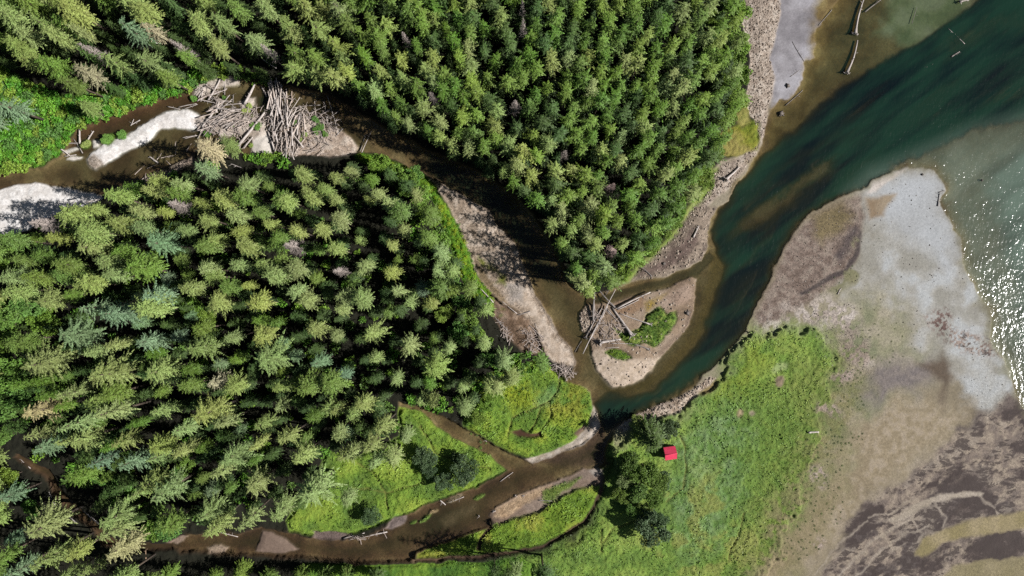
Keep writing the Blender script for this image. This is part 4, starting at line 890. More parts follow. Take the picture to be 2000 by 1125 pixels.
# alders: pale green broadleaf trees along the north wood's beach edge and the river strip
AL = [(1440,20,52),(1425,60,50),(1448,90,44),(1430,120,56),(1446,150,44),(1422,165,48),(1440,200,40),(1400,90,46),(1395,40,46),(1418,230,42),(1390,270,42),(1400,300,34),(1370,320,44),(1378,355,36),(1350,350,40),(1345,385,36),(1320,405,40),(1318,435,34),(1290,455,40),(1270,485,38),(1240,505,40),(1215,530,40),(1190,545,38),(1165,552,32),
      (740,318,46),(770,340,44),(800,365,50),(825,385,44),(835,420,52),(860,470,46),(872,510,46),(880,555,44),(900,590,40),(915,620,44),(870,610,40),(930,650,40),(810,340,34),(895,650,46),(950,700,36),
      (15,620,70),(60,600,64),(90,625,56),(20,660,60),(20,730,70),(50,770,60),(10,790,60),(30,590,50),(5,480,60),(10,510,40),(380,600,44),(410,620,38),(345,590,36),(340,930,40),(365,910,36),(12,850,40),(45,955,34),(66,990,40),(20,930,40),(200,930,40),(245,940,40),(330,1030,46),(300,1035,40),(950,790,30),(935,815,30),(960,770,30)]
for x, y, d_ in AL:
    east = x > 1100
    broadleaf('alder_tree', x, y, d_, 'm' if east else tr.choice('sm') , 1.5 if x < 760 and not east else 1.1, uniq(lambda w_: 'bright green broadleaf tree %s, %s' % ('edging the north beach' if east else 'beside the gravel bar' if x > 700 else 'in the left forest', w_), x, y), 'broadleaf tree', 'broadleaf trees along the wood edges')

# ---- thickets and undergrowth: a mass of low leafy clumps
def thicket(name, label, spots, cols, size, leaf, nleaf, cat='thicket', hz=0.6):
    r = np.random.default_rng(len(spots)); V, F, R_, C_ = [], [], [], []; off = 0
    protos = [blob(70 + q, lobed(q + 5, 1.0, 0.55, 5), nleaf, leaf, 0.8) for q in range(4)]
    for (x, y, s_) in spots:
        v, f, rr = protos[r.integers(4)]; a = r.uniform(0, 6.28); q = s_ * size
        wx, wy = P2W(x, y); z = max(ground_z(x, y), 0) - .05
        V.append(np.stack([(v[:, 0] * math.cos(a) - v[:, 1] * math.sin(a)) * q + wx, (v[:, 0] * math.sin(a) + v[:, 1] * math.cos(a)) * q + wy, v[:, 2] * q * hz * 1.6 + z], 1)); F.append(f + off); off += len(v)
        R_.append(rr); c = lin(cols[r.integers(len(cols))]) * LK * r.uniform(.85, 1.15); C_.append(np.tile(np.append(c, 1), (len(v), 1)))
    me = mesh_np(name, np.concatenate(V), np.concatenate(F), [M_LEAFV]); set_attr(me, 'rnd', np.concatenate(R_)); set_attr(me, 'tcol', np.concatenate(C_), 'FLOAT_COLOR')
    return tag(link(bpy.data.objects.new(name, me)), label, cat, None, 'stuff')
def scatter(poly, n, gap, s0, s1, seed):
    r = random.Random(seed); p = np.array([q for q in poly if abs(q[0]) < 5000]); x0, y0 = p.min(0); x1, y1 = p.max(0); pts = []
    for _ in range(n):
        x, y = r.uniform(max(x0, -100), x1), r.uniform(y0, y1)
        if inpoly(poly, x, y) and far_enough(x, y, gap, pts[-400:]): pts.append((x, y))
    return [(x, y, r.uniform(s0, s1)) for x, y in pts]
thicket('bank_thicket', 'bright green leafy thicket on the bank left of the log jam', scatter(SHRUB_NW, 5000, 9, .6, 1.3, 1), [(84,138,40),(104,152,48),(126,152,58),(86,124,56)], 1.1, 0.34, 170)
thicket('riverside_thicket', 'bright yellow green strip of brush along the gravel bar', scatter(STRIP, 6000, 5, .4, .9, 2), [(104,154,36),(134,168,40),(150,166,44),(92,140,40)], 0.75, 0.22, 110)
und = scatter(LEFT, 900, 26, .6, 1.5, 4) + scatter([(430,120),(560,165),(540,175),(450,150)], 100, 8, .5, .9, 5) + scatter([(480,308),(545,302),(560,312),(500,318)], 200, 7, .5, .9, 6) + scatter([(780,770),(900,770),(930,740),(935,790),(900,810),(830,800)], 200, 11, .5, 1.0, 17) + scatter([(970,690),(1060,690),(1070,715),(1000,740),(930,760)], 200, 10, .5, .9, 7)
thicket('undergrowth', 'green undergrowth on the forest floor between the conifers', und, [(92,136,44),(116,150,52),(84,112,48)], 1.3, 0.32, 130)
isl = scatter(ISL_GREEN, 900, 4, .4, .9, 8) + scatter(ISL_GREEN2, 200, 4, .4, .8, 9) + scatter([(1060,958),(1100,942),(1135,930),(1110,952),(1075,985),(1060,980)], 300, 6, .3, .7, 10)
thicket('island_herbage', 'green herbage on the log strewn river island', isl, [(96,128,52),(118,142,62),(84,112,48)], 0.55, 0.2, 70, 'herbage')
mead = scatter([(1060,700),(1090,730),(1000,790),(940,880),(910,830),(930,750)], 700, 9, .3, .8, 12)
thicket('meadow_herbs', 'leafy herbs in the meadow above the creek fork', mead, [(92,138,48),(120,150,50),(84,124,60)], 0.6, 0.2, 70, 'herbs')
sp = [(x, y, s_) for x, y, s_ in scatter([(1560,860),(1640,820),(1690,850),(1640,930),(1650,1000),(1600,1080),(1500,1110),(1450,1120),(1540,1000)], 900, 5, .2, .7, 13)] + scatter([(1640,700),(1700,620),(1790,640),(1800,690),(1700,720)], 160, 9, .2, .5, 14) + scatter([(1610,720),(1680,720),(1690,800),(1610,800)], 300, 6, .2, .6, 15) + scatter([(1560,580),(1600,560),(1690,500),(1700,450),(1730,470),(1680,540),(1600,590)], 120, 8, .2, .5, 16)
thicket('marsh_tufts', 'scattered dark green tufts where the marsh meets the mud', sp, [(70,88,44),(92,108,56)], 0.55, 0.2, 40, 'tufts', 0.35)

def meadow_grass():
    r = np.random.default_rng(5); C, U, Nn, Ln, Cc = [], [], [], [], []
    for poly, dens in ((M1, .06), (M2, .07), ([q for q in M3], .05), (M4, .06), (SHRUB_NW, .05)):
        p = np.array([q for q in poly if abs(q[0]) < 5000], float); lo = np.maximum(p.min(0), -60); hi = np.minimum(p.max(0), [2060, 1320])
        n = int((hi[0] - lo[0]) * (hi[1] - lo[1]) * dens * 1.9)
        x = r.uniform(lo[0], hi[0], n); y = r.uniform(lo[1], hi[1], n)
        i = np.clip(np.searchsorted(xs, x), 0, NX - 1); j = np.clip(np.searchsorted(ys, y), 0, NY - 1)
        ok = (r.random(n) < np.clip(veg[j, i] * 1.15 - .1, 0, 1) ** 3) & (hgt[j, i] > .12); x, y, i, j = x[ok], y[ok], i[ok], j[ok]
        lay = (fbm(x, y, 60, 2, 7) - .5) * 14
        d = np.stack([np.cos(lay), np.sin(lay), np.full(len(x), .42)], 1) + r.normal(0, .38, (len(x), 3))
        C.append(np.stack([(x - CX) * S, (CY - y) * S, hgt[j, i] - .05], 1)); U.append(d); Nn.append(r.normal(0, .4, (len(x), 3)) + [0, 0, 1]); Ln.append(r.uniform(.3, .6, len(x)) * (.45 + 1.1 * fbm(x, y, 40, 3, 13)))
        Cc.append(cover[j, i] * r.uniform(1.15, 1.65, (len(x), 1)))
    C, U, Nn, Ln, Cc = [np.concatenate(q) for q in (C, U, Nn, Ln, Cc)]
    v, f = leaves(C, U, Nn, Ln, Ln * .42)
    me = mesh_np('meadow_grass', v, f, [M_LEAFV]); set_attr(me, 'rnd', np.repeat(r.uniform(.2, .8, len(C)), 4))
    set_attr(me, 'tcol', np.repeat(np.concatenate([Cc, np.ones((len(C), 1))], 1), 4, 0), 'FLOAT_COLOR'); print('grass', len(C))
    tag(link(bpy.data.objects.new('meadow_grass', me)), 'tall green grass of the marsh meadows', 'grass', None, 'stuff')
meadow_grass()

# ---- stones on the beaches
ico_v = np.array([(1,0,0),(-1,0,0),(0,1,0),(0,-1,0),(0,0,.7),(0,0,-.7)], float); ico_f = np.array([(0,2,4),(2,1,4),(1,3,4),(3,0,4),(2,0,5),(1,2,5),(3,1,5),(0,3,5)])
def stones(name, label, polys, n, s0, s1, cols, seed):
    r = np.random.default_rng(seed); V, F, C_ = [], [], []; off = 0
    for poly in polys:
        p = np.array([q for q in poly if abs(q[1]) < 5000]); lo = p.min(0); hi = p.max(0); k = 0; guard = 0
        while k < n and guard < n * 12:
            guard += 1
            x, y = r.uniform(lo[0], hi[0]), r.uniform(lo[1], hi[1])
            if not inpoly(poly, x, y): continue
            k += 1; s_ = s0 + (s1 - s0) * r.random() ** 3
            v = ico_v * s_ * r.uniform(.7, 1.3, (6, 1)); a = r.uniform(0, 6.28)
            wx, wy = P2W(x, y); z = ground_z(x, y)
            V.append(np.stack([v[:, 0] * math.cos(a) - v[:, 1] * math.sin(a) + wx, v[:, 0] * math.sin(a) + v[:, 1] * math.cos(a) + wy, v[:, 2] + z + s_ * .2], 1)); F.append(ico_f + off); off += 6
            C_.append(np.tile(np.append(lin(cols[r.integers(len(cols))]) * K * r.uniform(.7, 1.2), 1), (6, 1)))
    me = mesh_np(name, np.concatenate(V), np.concatenate(F), [M_STONE]); set_attr(me, 'tcol', np.concatenate(C_), 'FLOAT_COLOR')
    tag(link(bpy.data.objects.new(name, me)), label, 'stones', None, 'stuff')
def stone_material():
    m, nt, N, o, L = mat('beach_stone')
    c = N('ShaderNodeAttribute', attribute_name='tcol').outputs['Color']
    n = N('ShaderNodeTexNoise', i_Scale=6.0); L(N('ShaderNodeNewGeometry').outputs['Position'], n.inputs['Vector'])
    b = N('ShaderNodeBsdfPrincipled', i_Roughness=.9); L(scale_col(N, L, c, maprange(N, L, n.outputs['Fac'], .3, .7, .8, 1.2)), b.inputs['Base Color']); L(b.outputs[0], o.inputs[0])
    return m
M_STONE = stone_material()
SC = [(150,132,116),(176,160,144),(112,98,88),(196,180,164)]
gb = [q for q in GRAVEL_BEACH if abs(q[1]) < 5000]
stones('beach_stones', 'cobbles scattered on the pinkish beach beside the north wood', [gb], 2600, .07, .27, SC, 1)
stones('bar_cobbles', 'cobbles on the bend beach and island point', [BEACH_BEND, [(1131,612),(1150,600),(1158,625),(1156,650),(1137,648)], ISLAND, SPIT_N], 420, .08, .34, SC, 2)
stones('flat_pebbles', 'dark pebbles and shells strewn over the pale tidal flat', [[(1690,400),(1760,340),(1840,400),(1880,500),(1930,610),(1960,700),(1960,790),(1900,800),(1850,700),(1780,650),(1690,600),(1640,560)], [(1560,600),(1680,590),(1710,740),(1630,740)], [(1470,650),(1580,430),(1680,400),(1670,500),(1540,610)]], 520, .04, .17, [(84,76,70),(110,98,90),(190,180,170),(70,62,58)], 3)

# ------------------------------------------------------------------ logs
def log_mesh(L_, r0, r1, seed, root=False, bend=0.02, stubs=3):
    r = random.Random(seed); n = 7; path = []; rad = []
    b1, b2 = r.uniform(-1, 1) * bend * L_, r.uniform(-1, 1) * bend * L_ * .4
    for i in range(n):
        t = i / (n - 1); path.append((L_ * (t - .5), b1 * math.sin(PI * t), b2 * math.sin(PI * t))); rad.append(r0 + (r1 - r0) * t)
    if root: rad[0] *= 1.6
    mb = MB(); mb.add(*tube(path, rad, 8, .08, seed))
    for s_ in range(stubs):
        t = r.uniform(.25, .95); a = r.uniform(0, 6.28); p = (L_ * (t - .5), b1 * math.sin(PI * t), b2 * math.sin(PI * t)); l2 = r.uniform(.3, .9)
        mb.add(*tube([p, (p[0] + .4 * l2, p[1] + math.cos(a) * l2, p[2] + abs(math.sin(a)) * l2)], [r1 * .5, .02], 4))
    if root:
        for s_ in range(13):
            a = 2 * PI * s_ / 13 + r.uniform(-.2, .2); l2 = r0 * r.uniform(2.2, 4.2); x0 = -L_ / 2
            mb.add(*tube([(x0 + .1, 0, 0), (x0 - r.uniform(.0, .3), math.cos(a) * l2 * .6, math.sin(a) * l2 * .6), (x0 - r.uniform(-.3, .5), math.cos(a + .2) * l2, math.sin(a + .2) * l2)], [r0 * .7, r0 * .3, .03], 5))
    return mb
LOGN = [0]
def log(x1, y1, x2, y2, wpx, label, group=None, z=None, root=False, tint=1.0, bend=.02, name='driftwood_log', stack=0.0, warm=0.0):
    """root, when given, sits at the (x1,y1) end"""
    LOGN[0] += 1
    a, b = P2W(x1, y1), P2W(x2, y2); L_ = max(math.hypot(b[0] - a[0], b[1] - a[1]), .5); r0 = max(wpx * S * .5, .07)
    me = log_mesh(L_, r0, r0 * .62, LOGN[0], root, bend).mesh('driftwood_log', [M_DRIFT])
    o = bpy.data.objects.new(name, me); link(o)
    z1 = max(ground_z(x1, y1), -.05); z2 = max(ground_z(x2, y2), -.05)
    if z is None: z1 += r0 * (.7 if not root else 1.6) + stack; z2 += r0 * .5 + stack
    else: z1 = z2 = z
    o.location = ((a[0] + b[0]) / 2, (a[1] + b[1]) / 2, (z1 + z2) / 2)
    o.rotation_euler = (0, -math.asin(max(-.9, min(.9, (z2 - z1) / L_))), math.atan2(b[1] - a[1], b[0] - a[0]))
    o.color = (tint * (1 + warm), tint, tint * (1 - warm), 1)
    return tag(o, label, 'log', group)
def logs(ox, oy, s_, rows, group):
    for q in rows:
        x1, y1, x2, y2, w_, lab = q[:6]; kw = q[6] if len(q) > 6 else {}
        log(ox + x1 / s_, oy + y1 / s_, ox + x2 / s_, oy + y2 / s_, w_ / s_, lab, group, **kw)
JAM = 'driftwood logs of the log jam'
logs(360, 130, 5.263, [(885,450,893,205,27,'long straight log at the left side of the right raft',{'stack':.5}),(908,440,915,215,16,'thinner log lying against the long straight one',{'stack':.4}),(635,395,732,188,30,'thick pale log slanting above the central sand patch',{'stack':.4}),
    (255,350,393,115,19,'slim log slanting from the green bank, right one of three',{'stack':.3}),(150,320,250,170,15,'slim log slanting from the green bank, middle one of three',{'stack':.2}),(120,300,182,228,13,'short brown log at the green bank, left one of three',{'tint':.75}),
    (415,290,415,130,10,'thin brown pole standing out above the left raft',{'tint':.6}),(850,310,792,208,18,'short pale log across the olive pool',{}),(565,825,838,480,30,'largest pale diagonal log below the middle of the jam',{'stack':.6}),
    (615,842,712,728,20,'shorter log lying beside the largest diagonal log',{'stack':.3}),(905,522,948,398,19,'pale log crossing the top of the right raft',{'stack':1.3}),(1105,372,1105,252,13,'tan log standing off the right raft top',{'warm':.15}),
    (975,790,900,540,16,'long slanting log on the left flank of the right raft',{'stack':.9}),(940,880,865,670,20,'log at the lower left corner of the right raft',{'stack':.4}),(1000,500,958,350,15,'log leaning on the middle of the right raft',{'stack':1.2}),
    (1050,640,1115,448,15,'pale log right of the raft middle pointing up right',{'stack':.9}),(1130,722,1197,580,16,'pale log beside the bush inside the right raft',{'stack':.7}),(1040,872,1095,708,16,'log at the foot of the right raft',{'stack':.6}),
    (1140,905,1252,738,20,'brownish log slanting below the right end of the jam',{'stack':.3,'tint':.85,'warm':.06}),(1480,802,1300,735,9,'thin dark branch on the beige sand right of the jam',{'tint':.5}),(1590,705,1470,290,7,'right one of two long thin poles hanging over shaded water',{'stack':.5}),
    (1500,692,1445,350,7,'left one of two long thin poles hanging over shaded water',{'stack':.4}),(1560,722,1632,638,11,'short dark log at the foot of the two thin poles',{'tint':.45}),(1832,892,1930,660,9,'right thin pole leaning on the bank past the beige sand',{'stack':.3}),
    (1808,872,1866,700,8,'left thin pole leaning on the bank past the beige sand',{'tint':.7}),(1010,682,1165,638,11,'rust brown log lying crosswise in the right raft',{'stack':1.1,'warm':.2,'tint':.7}),(290,702,505,622,9,'thin curved stick below the left raft',{}),
    (0,432,135,388,7,'thin stick over brown water left of the jam',{}),(150,340,352,386,13,'horizontal log at the top of the left raft',{'stack':.4}),(340,480,372,368,24,'thick log at the neck of the left raft',{'stack':.7}),(195,625,342,428,26,'thick dark sided log along the left edge of the left raft',{'stack':.5,'tint':.85}),
    (390,485,402,398,15,'short log next to the neck of the left raft',{'stack':.5}),(0,742,132,708,8,'pale stick on the olive water below the left raft',{}),(620,1055,500,1008,9,'bleached fallen trunk under the straw coloured tree',{'stack':.5}),(500,372,505,285,10,'short dark post in the brown water above the left raft',{'tint':.45}),
    (575,690,520,640,9,'dark stick on the sand left of the diagonal log',{'tint':.4}),(640,520,455,365,10,'brown stick from the left raft to the middle bush',{'tint':.6}),(1480,520,1200,525,8,'thin branch across the right end of the jam',{'tint':.8}),(1330,475,1190,470,7,'grey twiggy branch at the right end of the jam',{'tint':.8}),
    (1400,395,1170,410,7,'thin branch reaching right over the shaded water',{'tint':.7})], JAM)
jr = random.Random(21)
def raft(n, poly, ang, spread, l0, l1, w0, w1, lab, zmax):
    p = np.array(poly, float); lo = p.min(0); hi = p.max(0); k = 0
    while k < n:
        x, y = jr.uniform(lo[0], hi[0]), jr.uniform(lo[1], hi[1])
        if not inpoly(poly, x, y): continue
        k += 1; a = math.radians(jr.gauss(ang, spread)); l_ = jr.uniform(l0, l1) * .62
        tn = jr.choice((1.2, 1.12, 1.05, 1.0, .9, .75, .55))
        log(x - math.cos(a) * l_, y + math.sin(a) * l_, x + math.cos(a) * l_, y - math.sin(a) * l_, jr.uniform(w0, w1) * 1.0, lab, JAM, stack=jr.uniform(0, zmax), tint=tn, warm=jr.uniform(-.01, .07))
raft(66, [(388,250),(398,236),(425,205),(440,195),(455,205),(475,220),(490,236),(486,246),(455,250),(420,256),(392,262)], 24, 20, 14, 34, 1.5, 3.2, 'bleached log in the left raft of the log jam, lying with its neighbours', 1.2)
raft(28, [(530,172),(555,172),(562,200),(556,225),(534,222),(530,200)], 94, 9, 24, 52, 2.0, 3.6, 'bleached log in the upper part of the right raft', 1.3)
raft(54, [(530,215),(565,215),(600,240),(598,262),(572,298),(545,300),(532,262)], 78, 24, 16, 42, 1.6, 3.4, 'bleached log in the lower part of the right raft', 1.5)
raft(24, [(570,205),(640,215),(660,245),(640,262),(600,240)], 10, 40, 12, 34, .9, 1.8, 'thin twiggy branch at the right end of the log jam', .7)
raft(14, [(388,170),(430,170),(432,200),(396,205)], 15, 40, 10, 28, 1.2, 2.2, 'thin log in the small tangle above the left raft', .6)
raft(14, [(455,215),(520,215),(540,235),(500,250),(470,245)], 35, 35, 10, 30, 1.0, 2.2, 'loose stick between the two rafts of the log jam', .5)
def debris(name, label, polys, seed):
    r = random.Random(seed); mb = MB()
    for poly, n in polys:
        p = np.array(poly, float); lo = p.min(0); hi = p.max(0); k = 0
        while k < n:
            x, y = r.uniform(lo[0], hi[0]), r.uniform(lo[1], hi[1])
            if not inpoly(poly, x, y): continue
            k += 1; a = r.uniform(0, PI); l_ = r.uniform(.5, 1.7); wx, wy = P2W(x, y); z = max(ground_z(x, y), 0) + r.uniform(.05, .9); q = r.uniform(-.3, .3); bd = r.uniform(-.2, .2)
            dx, dy = math.cos(a) * l_, math.sin(a) * l_
            mb.add(*tube([(wx - dx, wy - dy, z - q), (wx - dy * bd, wy + dx * bd, z), (wx + dx, wy + dy, z + q)], [r.uniform(.05, .11), .07, .025], 4))
    o = link(bpy.data.objects.new(name, mb.mesh(name, [M_DRIFT], False))); o.color = (.86, .80, .76, 1)
    tag(o, label, 'debris', None, 'stuff')
debris('branch_debris', 'tangle of broken branches and sticks caught in the log jam', [([(388,245),(425,205),(470,215),(492,240),(455,255),(400,264)], 45), ([(528,172),(558,172),(600,225),(600,262),(570,300),(545,300),(530,240)], 50), ([(570,205),(645,218),(668,250),(640,275),(600,250)], 60), ([(455,212),(525,212),(540,235),(500,258),(470,245)], 50), ([(386,165),(432,165),(436,200),(396,206)], 16), ([(410,255),(490,262),(480,292),(440,285)], 25), ([(590,262),(650,268),(640,300),(575,304)], 35), ([(280,300),(380,270),(385,300),(300,345),(240,365)], 14)], 4)
debris('brush_pile', 'brush and broken sticks piled at the foot of the gravel bar bank', [([(1080,708),(1105,715),(1125,728),(1110,735),(1088,728)], 60), ([(1020,640),(1055,650),(1062,684),(1035,688)], 45), ([(655,1050),(760,1032),(765,1040),(700,1056)], 9), ([(966,612),(985,640),(1000,665),(985,655)], 25), ([(1160,610),(1200,600),(1225,640),(1195,670),(1160,650)], 45)], 5)
logs(1110, 500, 5.113, [(140,972,468,330,11,'long thin pole crossing the island logs',{'stack':.9}),(212,832,388,500,16,'pale pole lying along the long thin pole',{'stack':.5}),(210,742,332,520,11,'thin pole left of the crossing poles',{'stack':.3}),(245,645,256,360,24,'thick dark log standing north to south at the island head',{'stack':.2,'tint':.5}),
    (252,470,275,620,16,'grey log beside the thick dark one at the island head',{'tint':.7,'stack':.3}),(465,515,298,338,16,'dark log reaching from the island towards the north wood',{'tint':.4,'stack':.2}),(372,392,397,340,9,'dark stub beside the log reaching for the wood',{'tint':.4}),(478,522,815,362,20,'pale log slanting over the side channel',{'stack':.4}),
    (490,535,705,435,10,'thin pale log beside the one over the side channel',{'stack':.1}),(385,530,497,658,13,'grey log in the middle of the island',{'tint':.8}),(628,790,435,515,27,'thick trunk with a dark root plate in the island herbage',{'root':True,'tint':.8}),(815,680,498,568,11,'thin trunk ending in a round dark root plate',{'root':True}),
    (318,860,520,828,27,'stout pale trunk with roots at the lower island',{'root':True}),(420,868,660,873,9,'straight thin log below the stout trunk',{}),(800,930,640,872,12,'dark forked snag at the right end of the thin log',{'tint':.5,'root':True}),(370,916,502,908,7,'curved pale stick above the lower green patch',{'bend':.08}),
    (300,862,222,800,9,'short log from the stout trunk to the crossing poles',{'tint':.7}),(62,962,132,848,7,'thin dark pole in the riffle below the crossing poles',{'tint':.4}),(835,205,700,92,10,'dark log on the mud of the north spit',{'tint':.35}),(170,812,205,740,20,'dark root mass where the poles meet the riffle',{'root':True,'tint':.35}),
    (405,985,560,1085,5,'thin stick on the sand at the island tail',{'tint':.6})], 'logs stranded on the river island')
logs(650, 375, 2.8129, [(882,606,812,530,7,'bleached snag on the bank beside the gravel bar',{'stack':.4}),(800,622,885,606,4,'thin branch crossing the bleached bank snag',{'stack':.3}),(1012,668,930,600,5,'grey stick on the gravel bar below the snag',{}),(1085,655,1012,676,6,'dark stick lying across the gravel bar',{'tint':.5}),
    (1160,800,1080,730,5,'thin branch over the brown mud of the bar',{'tint':.7}),(1140,830,1110,720,4,'upright twig over the brown mud of the bar',{'tint':.7}),(960,760,885,680,6,'dark log along the foot of the bank',{'tint':.5}),(1280,985,1205,940,6,'pale log on top of the brush pile at the channel bend',{'stack':.5}),(1340,1000,1250,965,5,'grey log in the brush pile at the channel bend',{'tint':.6,'stack':.3}),
    (1320,960,1270,1010,5,'dark stick in the brush pile at the channel bend',{'tint':.5})], 'driftwood beside the gravel bar')
logs(1500, 0, 5.0, [(845,332,930,0,22,'long drift trunk in the shallows with roots at its lower end',{'root':True,'bend':.03}),(765,712,872,395,20,'curved drift trunk with dark forked roots in the brown shallows',{'root':True,'bend':.07}),(1420,722,1850,500,16,'sunken dark trunk in the deep channel',{'z':-.35,'tint':.35}),(1790,555,1870,505,14,'pale root end of the sunken trunk',{'z':.05,'tint':.6}),
    (1920,430,1760,280,5,'thin crooked branch breaking the deep water',{'z':.05,'bend':.1}),(1875,20,1960,0,14,'drift log with a black root plate at the top edge',{'root':True}),(350,600,235,408,7,'dark stick on the grey beach',{'tint':.4}),(490,250,625,95,7,'thin brown log at the rim of the pale flat',{'tint':.6}),(170,1030,340,880,7,'slim dark log along the waterline of the shallows',{'tint':.5}),
    (215,750,300,690,6,'short grey stick on the pale beach point',{'tint':.5}),(1405,230,1455,70,5,'thin dark branch in the pale green shallows',{'tint':.4}),(945,118,1100,0,11,'brown log slanting beside the long drift trunk',{'tint':.5,'z':.0})], 'drift logs of the estuary')
OTH = 'single drift logs'
log(1416,351,1442,327,5,'drift trunk with roots on the beach under the north wood',OTH,root=True); log(1353,464,1364,441,4,'stubby grey log on the mud of the north spit',OTH); log(1575,843,1596,842,4,'white curved log on the marsh edge',OTH,bend=.08,tint=1.25)
log(1831,403,1834,378,2.4,'brown post lying at the tip of the pale tidal flat',OTH,tint=.5); log(1140,838,1156,812,3,'black log on the pale sand by the creek mouth',OTH,tint=.2); log(1635,575,1642,563,2.2,'small white log at the head of the tidal gully',OTH); log(1833,376,1845,372,2,'short stick at the head of the brown post',OTH,tint=.5)
logs(0, 0, 2.8129, [(445,792,448,695,11,'pale upright log at the left end of the creek bar',{'stack':.2}),(485,768,515,720,9,'short slanting log beside the creek bar bush',{}),(370,790,442,786,8,'brown horizontal log at the creek bank',{'tint':.6}),(455,842,402,760,6,'thin stick crossing the brown bank log',{'tint':.6}),(345,820,390,860,9,'grey log in the small tangle at the creek bank',{}),
    (355,858,420,850,7,'second grey log of the small bank tangle',{}),(870,895,822,860,10,'pale log on the shaded bar below the creek',{}),(1080,745,1000,757,5,'thin stick over the olive water',{}),(770,660,715,690,6,'pale stick at the upper rim of the white bar',{}),(720,690,735,655,5,'short twig at the rim of the white bar',{}),(920,585,990,600,5,'thin twigs at the right tip of the white bar',{}),(980,590,1080,570,5,'long stick from the white bar to the left raft',{}),
    (20,362,0,330,8,'pale bare trunk among the trees of the left edge',{'stack':5}),(685,525,605,490,6,'bleached snag under the straw coloured tree over the bank',{'stack':3}),(950,300,880,215,9,'white leaning trunk in the upper stand, upper one of two',{'stack':6}),(930,315,850,240,8,'white leaning trunk in the upper stand, lower one of two',{'stack':5}),(1545,400,1470,350,6,'pale fallen trunk in shade above the log jam',{'stack':2})], 'drift logs of the upper creek')
logs(650, 725, 2.8129, [(300,882,130,915,8,'long bleached log on the left mud bank of the brown creek',{}),(240,890,90,925,6,'thin bleached log under the long one on the mud bank',{}),(60,915,180,880,6,'crossing stick at the left end of the mud bank logs',{}),(590,705,620,735,7,'short snag at the upper bank of the brown creek',{}),(720,690,640,720,5,'pale stick on the grey creek islet',{}),
    (920,605,990,555,5,'pale stick along the creek bank below the fork',{}),(895,765,875,775,7,'stubby pale log in the brown creek',{}),(1000,680,1012,690,7,'short log at the head of the tan bar',{}),(1040,685,1055,680,6,'grey stub on the tan bar',{}),(1130,705,1205,712,6,'dark stick on the southern mud bar',{'tint':.5}),(800,790,805,800,7,'small stump like log in the riffle',{'tint':.5}),(845,385,838,378,5,'tiny log on the side creek',{})], 'drift logs of the brown creek')
logs(0, 725, 2.8129, [(1315,905,1225,872,5,'bleached pole leaning out over the brown creek',{'stack':.6}),(445,825,390,775,5,'thin pole across the dark narrow creek',{'stack':.3}),(180,530,110,480,5,'fallen stick along the dark narrow creek',{}),(325,735,285,655,5,'pale stick on the bank of the dark narrow creek',{}),(840,1010,825,960,5,'reddish broken stem by the straw coloured tree',{'warm':.3,'tint':.7,'stack':2}),(560,830,460,760,9,'bleached log on the pale gravel of the dark creek',{})], 'drift logs of the lower left creek')
log(205,402,232,396,3.2,'white bare snag over the lower white bar',OTH,stack=6,tint=1.2); log(8,458,32,462,2.6,'white broken snag at the left edge below the white bar',OTH,stack=8,tint=1.2)

# dark stumps on the beach and flats
def stump(px, py, d_, label):
    mb = MB(); r0 = d_ * S * .5; mb.add(*tube([(0, 0, -.2), (0, 0, .25), (.05, 0, r0 * 1.1)], [r0 * 1.2, r0, r0 * .8], 9, .15, int(px)))
    r = random.Random(int(px))
    for i in range(8):
        a = 2 * PI * i / 8 + r.uniform(-.3, .3); l_ = r0 * r.uniform(1.5, 2.3); mb.add(*tube([(0, 0, .2), (math.cos(a) * l_ * .6, math.sin(a) * l_ * .6, .15), (math.cos(a) * l_, math.sin(a) * l_, -.1)], [r0 * .5, r0 * .3, .03], 5))
    o = link(bpy.data.objects.new('tree_stump', mb.mesh('tree_stump', [M_DRIFT]))); o.location = (*P2W(px, py), max(ground_z(px, py), -.1)); o.color = (.3, .28, .26, 1)
    tag(o, label, 'stump', 'dark stumps on the flats')
stump(1525, 222, 8, 'black stump in the shallows at the end of the grey beach'); stump(1538, 168, 6, 'black stump on the pale point of the grey beach'); stump(1801, 341, 3, 'small dark stump on the top of the pale tidal flat'); stump(1918, 352, 3, 'small dark stump in the glittering bay'); stump(1342, 611, 7, 'grey stump on the right shore of the river island'); stump(1296, 515, 5, 'dark stump on the mud of the north spit')

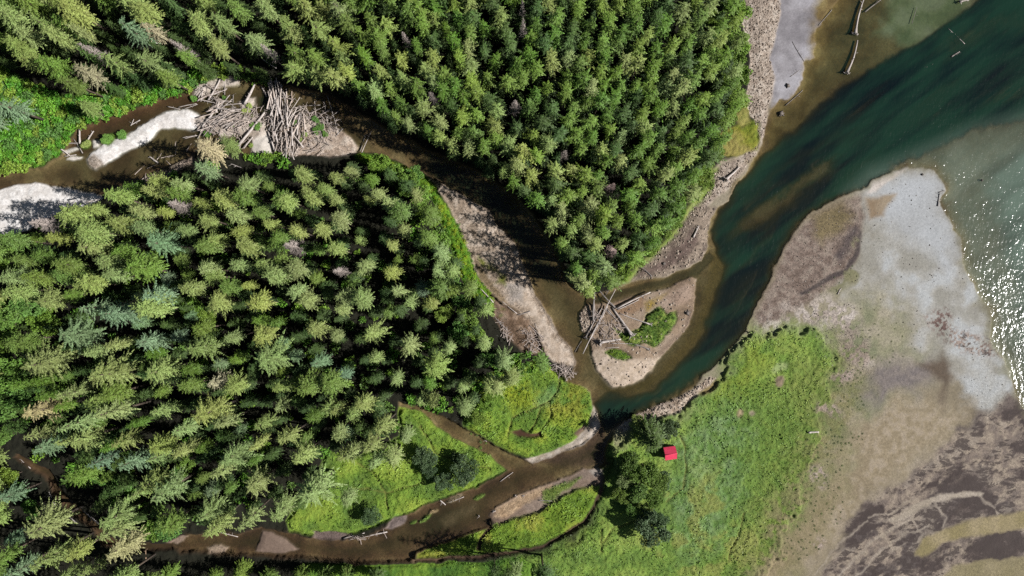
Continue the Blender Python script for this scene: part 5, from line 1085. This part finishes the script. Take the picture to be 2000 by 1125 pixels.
# ------------------------------------------------------------------ the hut
def hut():
    w_, d_, hw, hr = 2.75, 3.0, 2.1, 3.0
    px, py = at_height(1308.5, 884.5, 2.5)
    t = empty('hut', (*P2W(px, py), ground_z(px, py) - .05), math.radians(8))
    m_wall = plain_material('weathered_boards', (120,104,88), .9, .25, 3, .03)
    m, nt, N, o, L = mat('red_metal_roof')
    tc = N('ShaderNodeTexCoord').outputs['Object']; wv = N('ShaderNodeTexWave', i_Scale=2.6, i_Distortion=0.0); wv.bands_direction = 'X'; L(tc, wv.inputs['Vector'])
    n = N('ShaderNodeTexNoise', i_Scale=2.0, i_Detail=5.0); L(tc, n.inputs['Vector'])
    rgb = N('ShaderNodeRGB'); rgb.outputs[0].default_value = (0.58, 0.035, 0.085, 1)
    b = N('ShaderNodeBsdfPrincipled', i_Roughness=.5); L(scale_col(N, L, rgb.outputs[0], maprange(N, L, n.outputs['Fac'], .3, .7, .85, 1.1)), b.inputs['Base Color'])
    bp = N('ShaderNodeBump', i_Distance=.03, i_Strength=.6); L(wv.outputs['Fac'], bp.inputs['Height']); L(bp.outputs[0], b.inputs['Normal']); L(b.outputs[0], o.inputs[0])
    mb = MB(); x, y = w_ / 2 - .12, d_ / 2 - .18
    v = [(-x, -y, 0), (x, -y, 0), (x, y, 0), (-x, y, 0), (-x, -y, hw), (x, -y, hw), (x, y, hw), (-x, y, hw), (-x, 0, hr - .13), (x, 0, hr - .13)]
    mb.add(v, [(0, 1, 5, 4), (2, 3, 7, 6), (1, 2, 6, 9, 5), (3, 0, 4, 8, 7)]); link(bpy.data.objects.new('wall', mb.mesh('wall', [m_wall], False)), t)
    rf = None
    for sg in (1, -1):
        q = MB(); X_, Y_ = w_ / 2, d_ / 2; e = hw - .06
        top = [(-X_, 0, hr), (X_, 0, hr), (X_, sg * Y_, e), (-X_, sg * Y_, e)]; bot = [(a, b_, c - .07) for a, b_, c in top]
        f = [(0, 1, 2, 3), (7, 6, 5, 4), (0, 4, 5, 1), (1, 5, 6, 2), (2, 6, 7, 3), (3, 7, 4, 0)]
        if sg == 1: f = [tuple(reversed(k)) for k in f]
        q.add(top + bot, f); o_ = link(bpy.data.objects.new('roof', q.mesh('roof', [m], False)), t); rf = o_
    c = MB(); c.add(*tube([(-w_ / 2 - .02, 0, hr + .01), (w_ / 2 + .02, 0, hr + .01)], [.07, .07], 8)); link(bpy.data.objects.new('ridge_cap', c.mesh('ridge_cap', [m])), rf)
    tag(t, 'small hut with a bright red pitched roof on the green marsh', 'hut')
hut()

# ------------------------------------------------------------------ light, sky, camera
w = bpy.data.worlds.new('World'); sc.world = w; w.use_nodes = True
nt = w.node_tree; bg = nt.nodes['Background']; sky = nt.nodes.new('ShaderNodeTexSky'); sky.sky_type = 'NISHITA'; sky.sun_disc = False
sky.sun_elevation = SUN_EL; sky.sun_rotation = PI / 2 - SUN_AZ
nt.links.new(sky.outputs[0], bg.inputs[0]); bg.inputs[1].default_value = 0.025
sun = bpy.data.lights.new('sun', 'SUN'); sun.energy = 4.2; sun.angle = math.radians(.53); sun.color = (1.0, .975, .94)
so = link(bpy.data.objects.new('sun', sun))
from mathutils import Vector
sdir = Vector((math.cos(SUN_EL) * math.cos(SUN_AZ), math.cos(SUN_EL) * math.sin(SUN_AZ), math.sin(SUN_EL)))
so.rotation_euler = sdir.to_track_quat('Z', 'Y').to_euler()
cam = bpy.data.cameras.new('camera'); cam.sensor_width = 36; cam.lens = 36 * H / (2000 * S); cam.clip_end = 20000; cam.clip_start = 1
co_ = link(bpy.data.objects.new('camera', cam)); co_.location = (0, 0, H); co_.rotation_euler = (0, 0, 0)
sc.camera = co_
sc.view_settings.view_transform = 'Standard'; sc.view_settings.look = 'None'; sc.view_settings.gamma = 1; sc.view_settings.exposure = 0.95
sc.render.engine = 'CYCLES'
cy = sc.cycles; cy.max_bounces = 6; cy.diffuse_bounces = 2; cy.glossy_bounces = 2; cy.transparent_max_bounces = 8; cy.sample_clamp_indirect = 4; cy.use_denoising = False
cy.caustics_reflective = False; cy.caustics_refractive = False
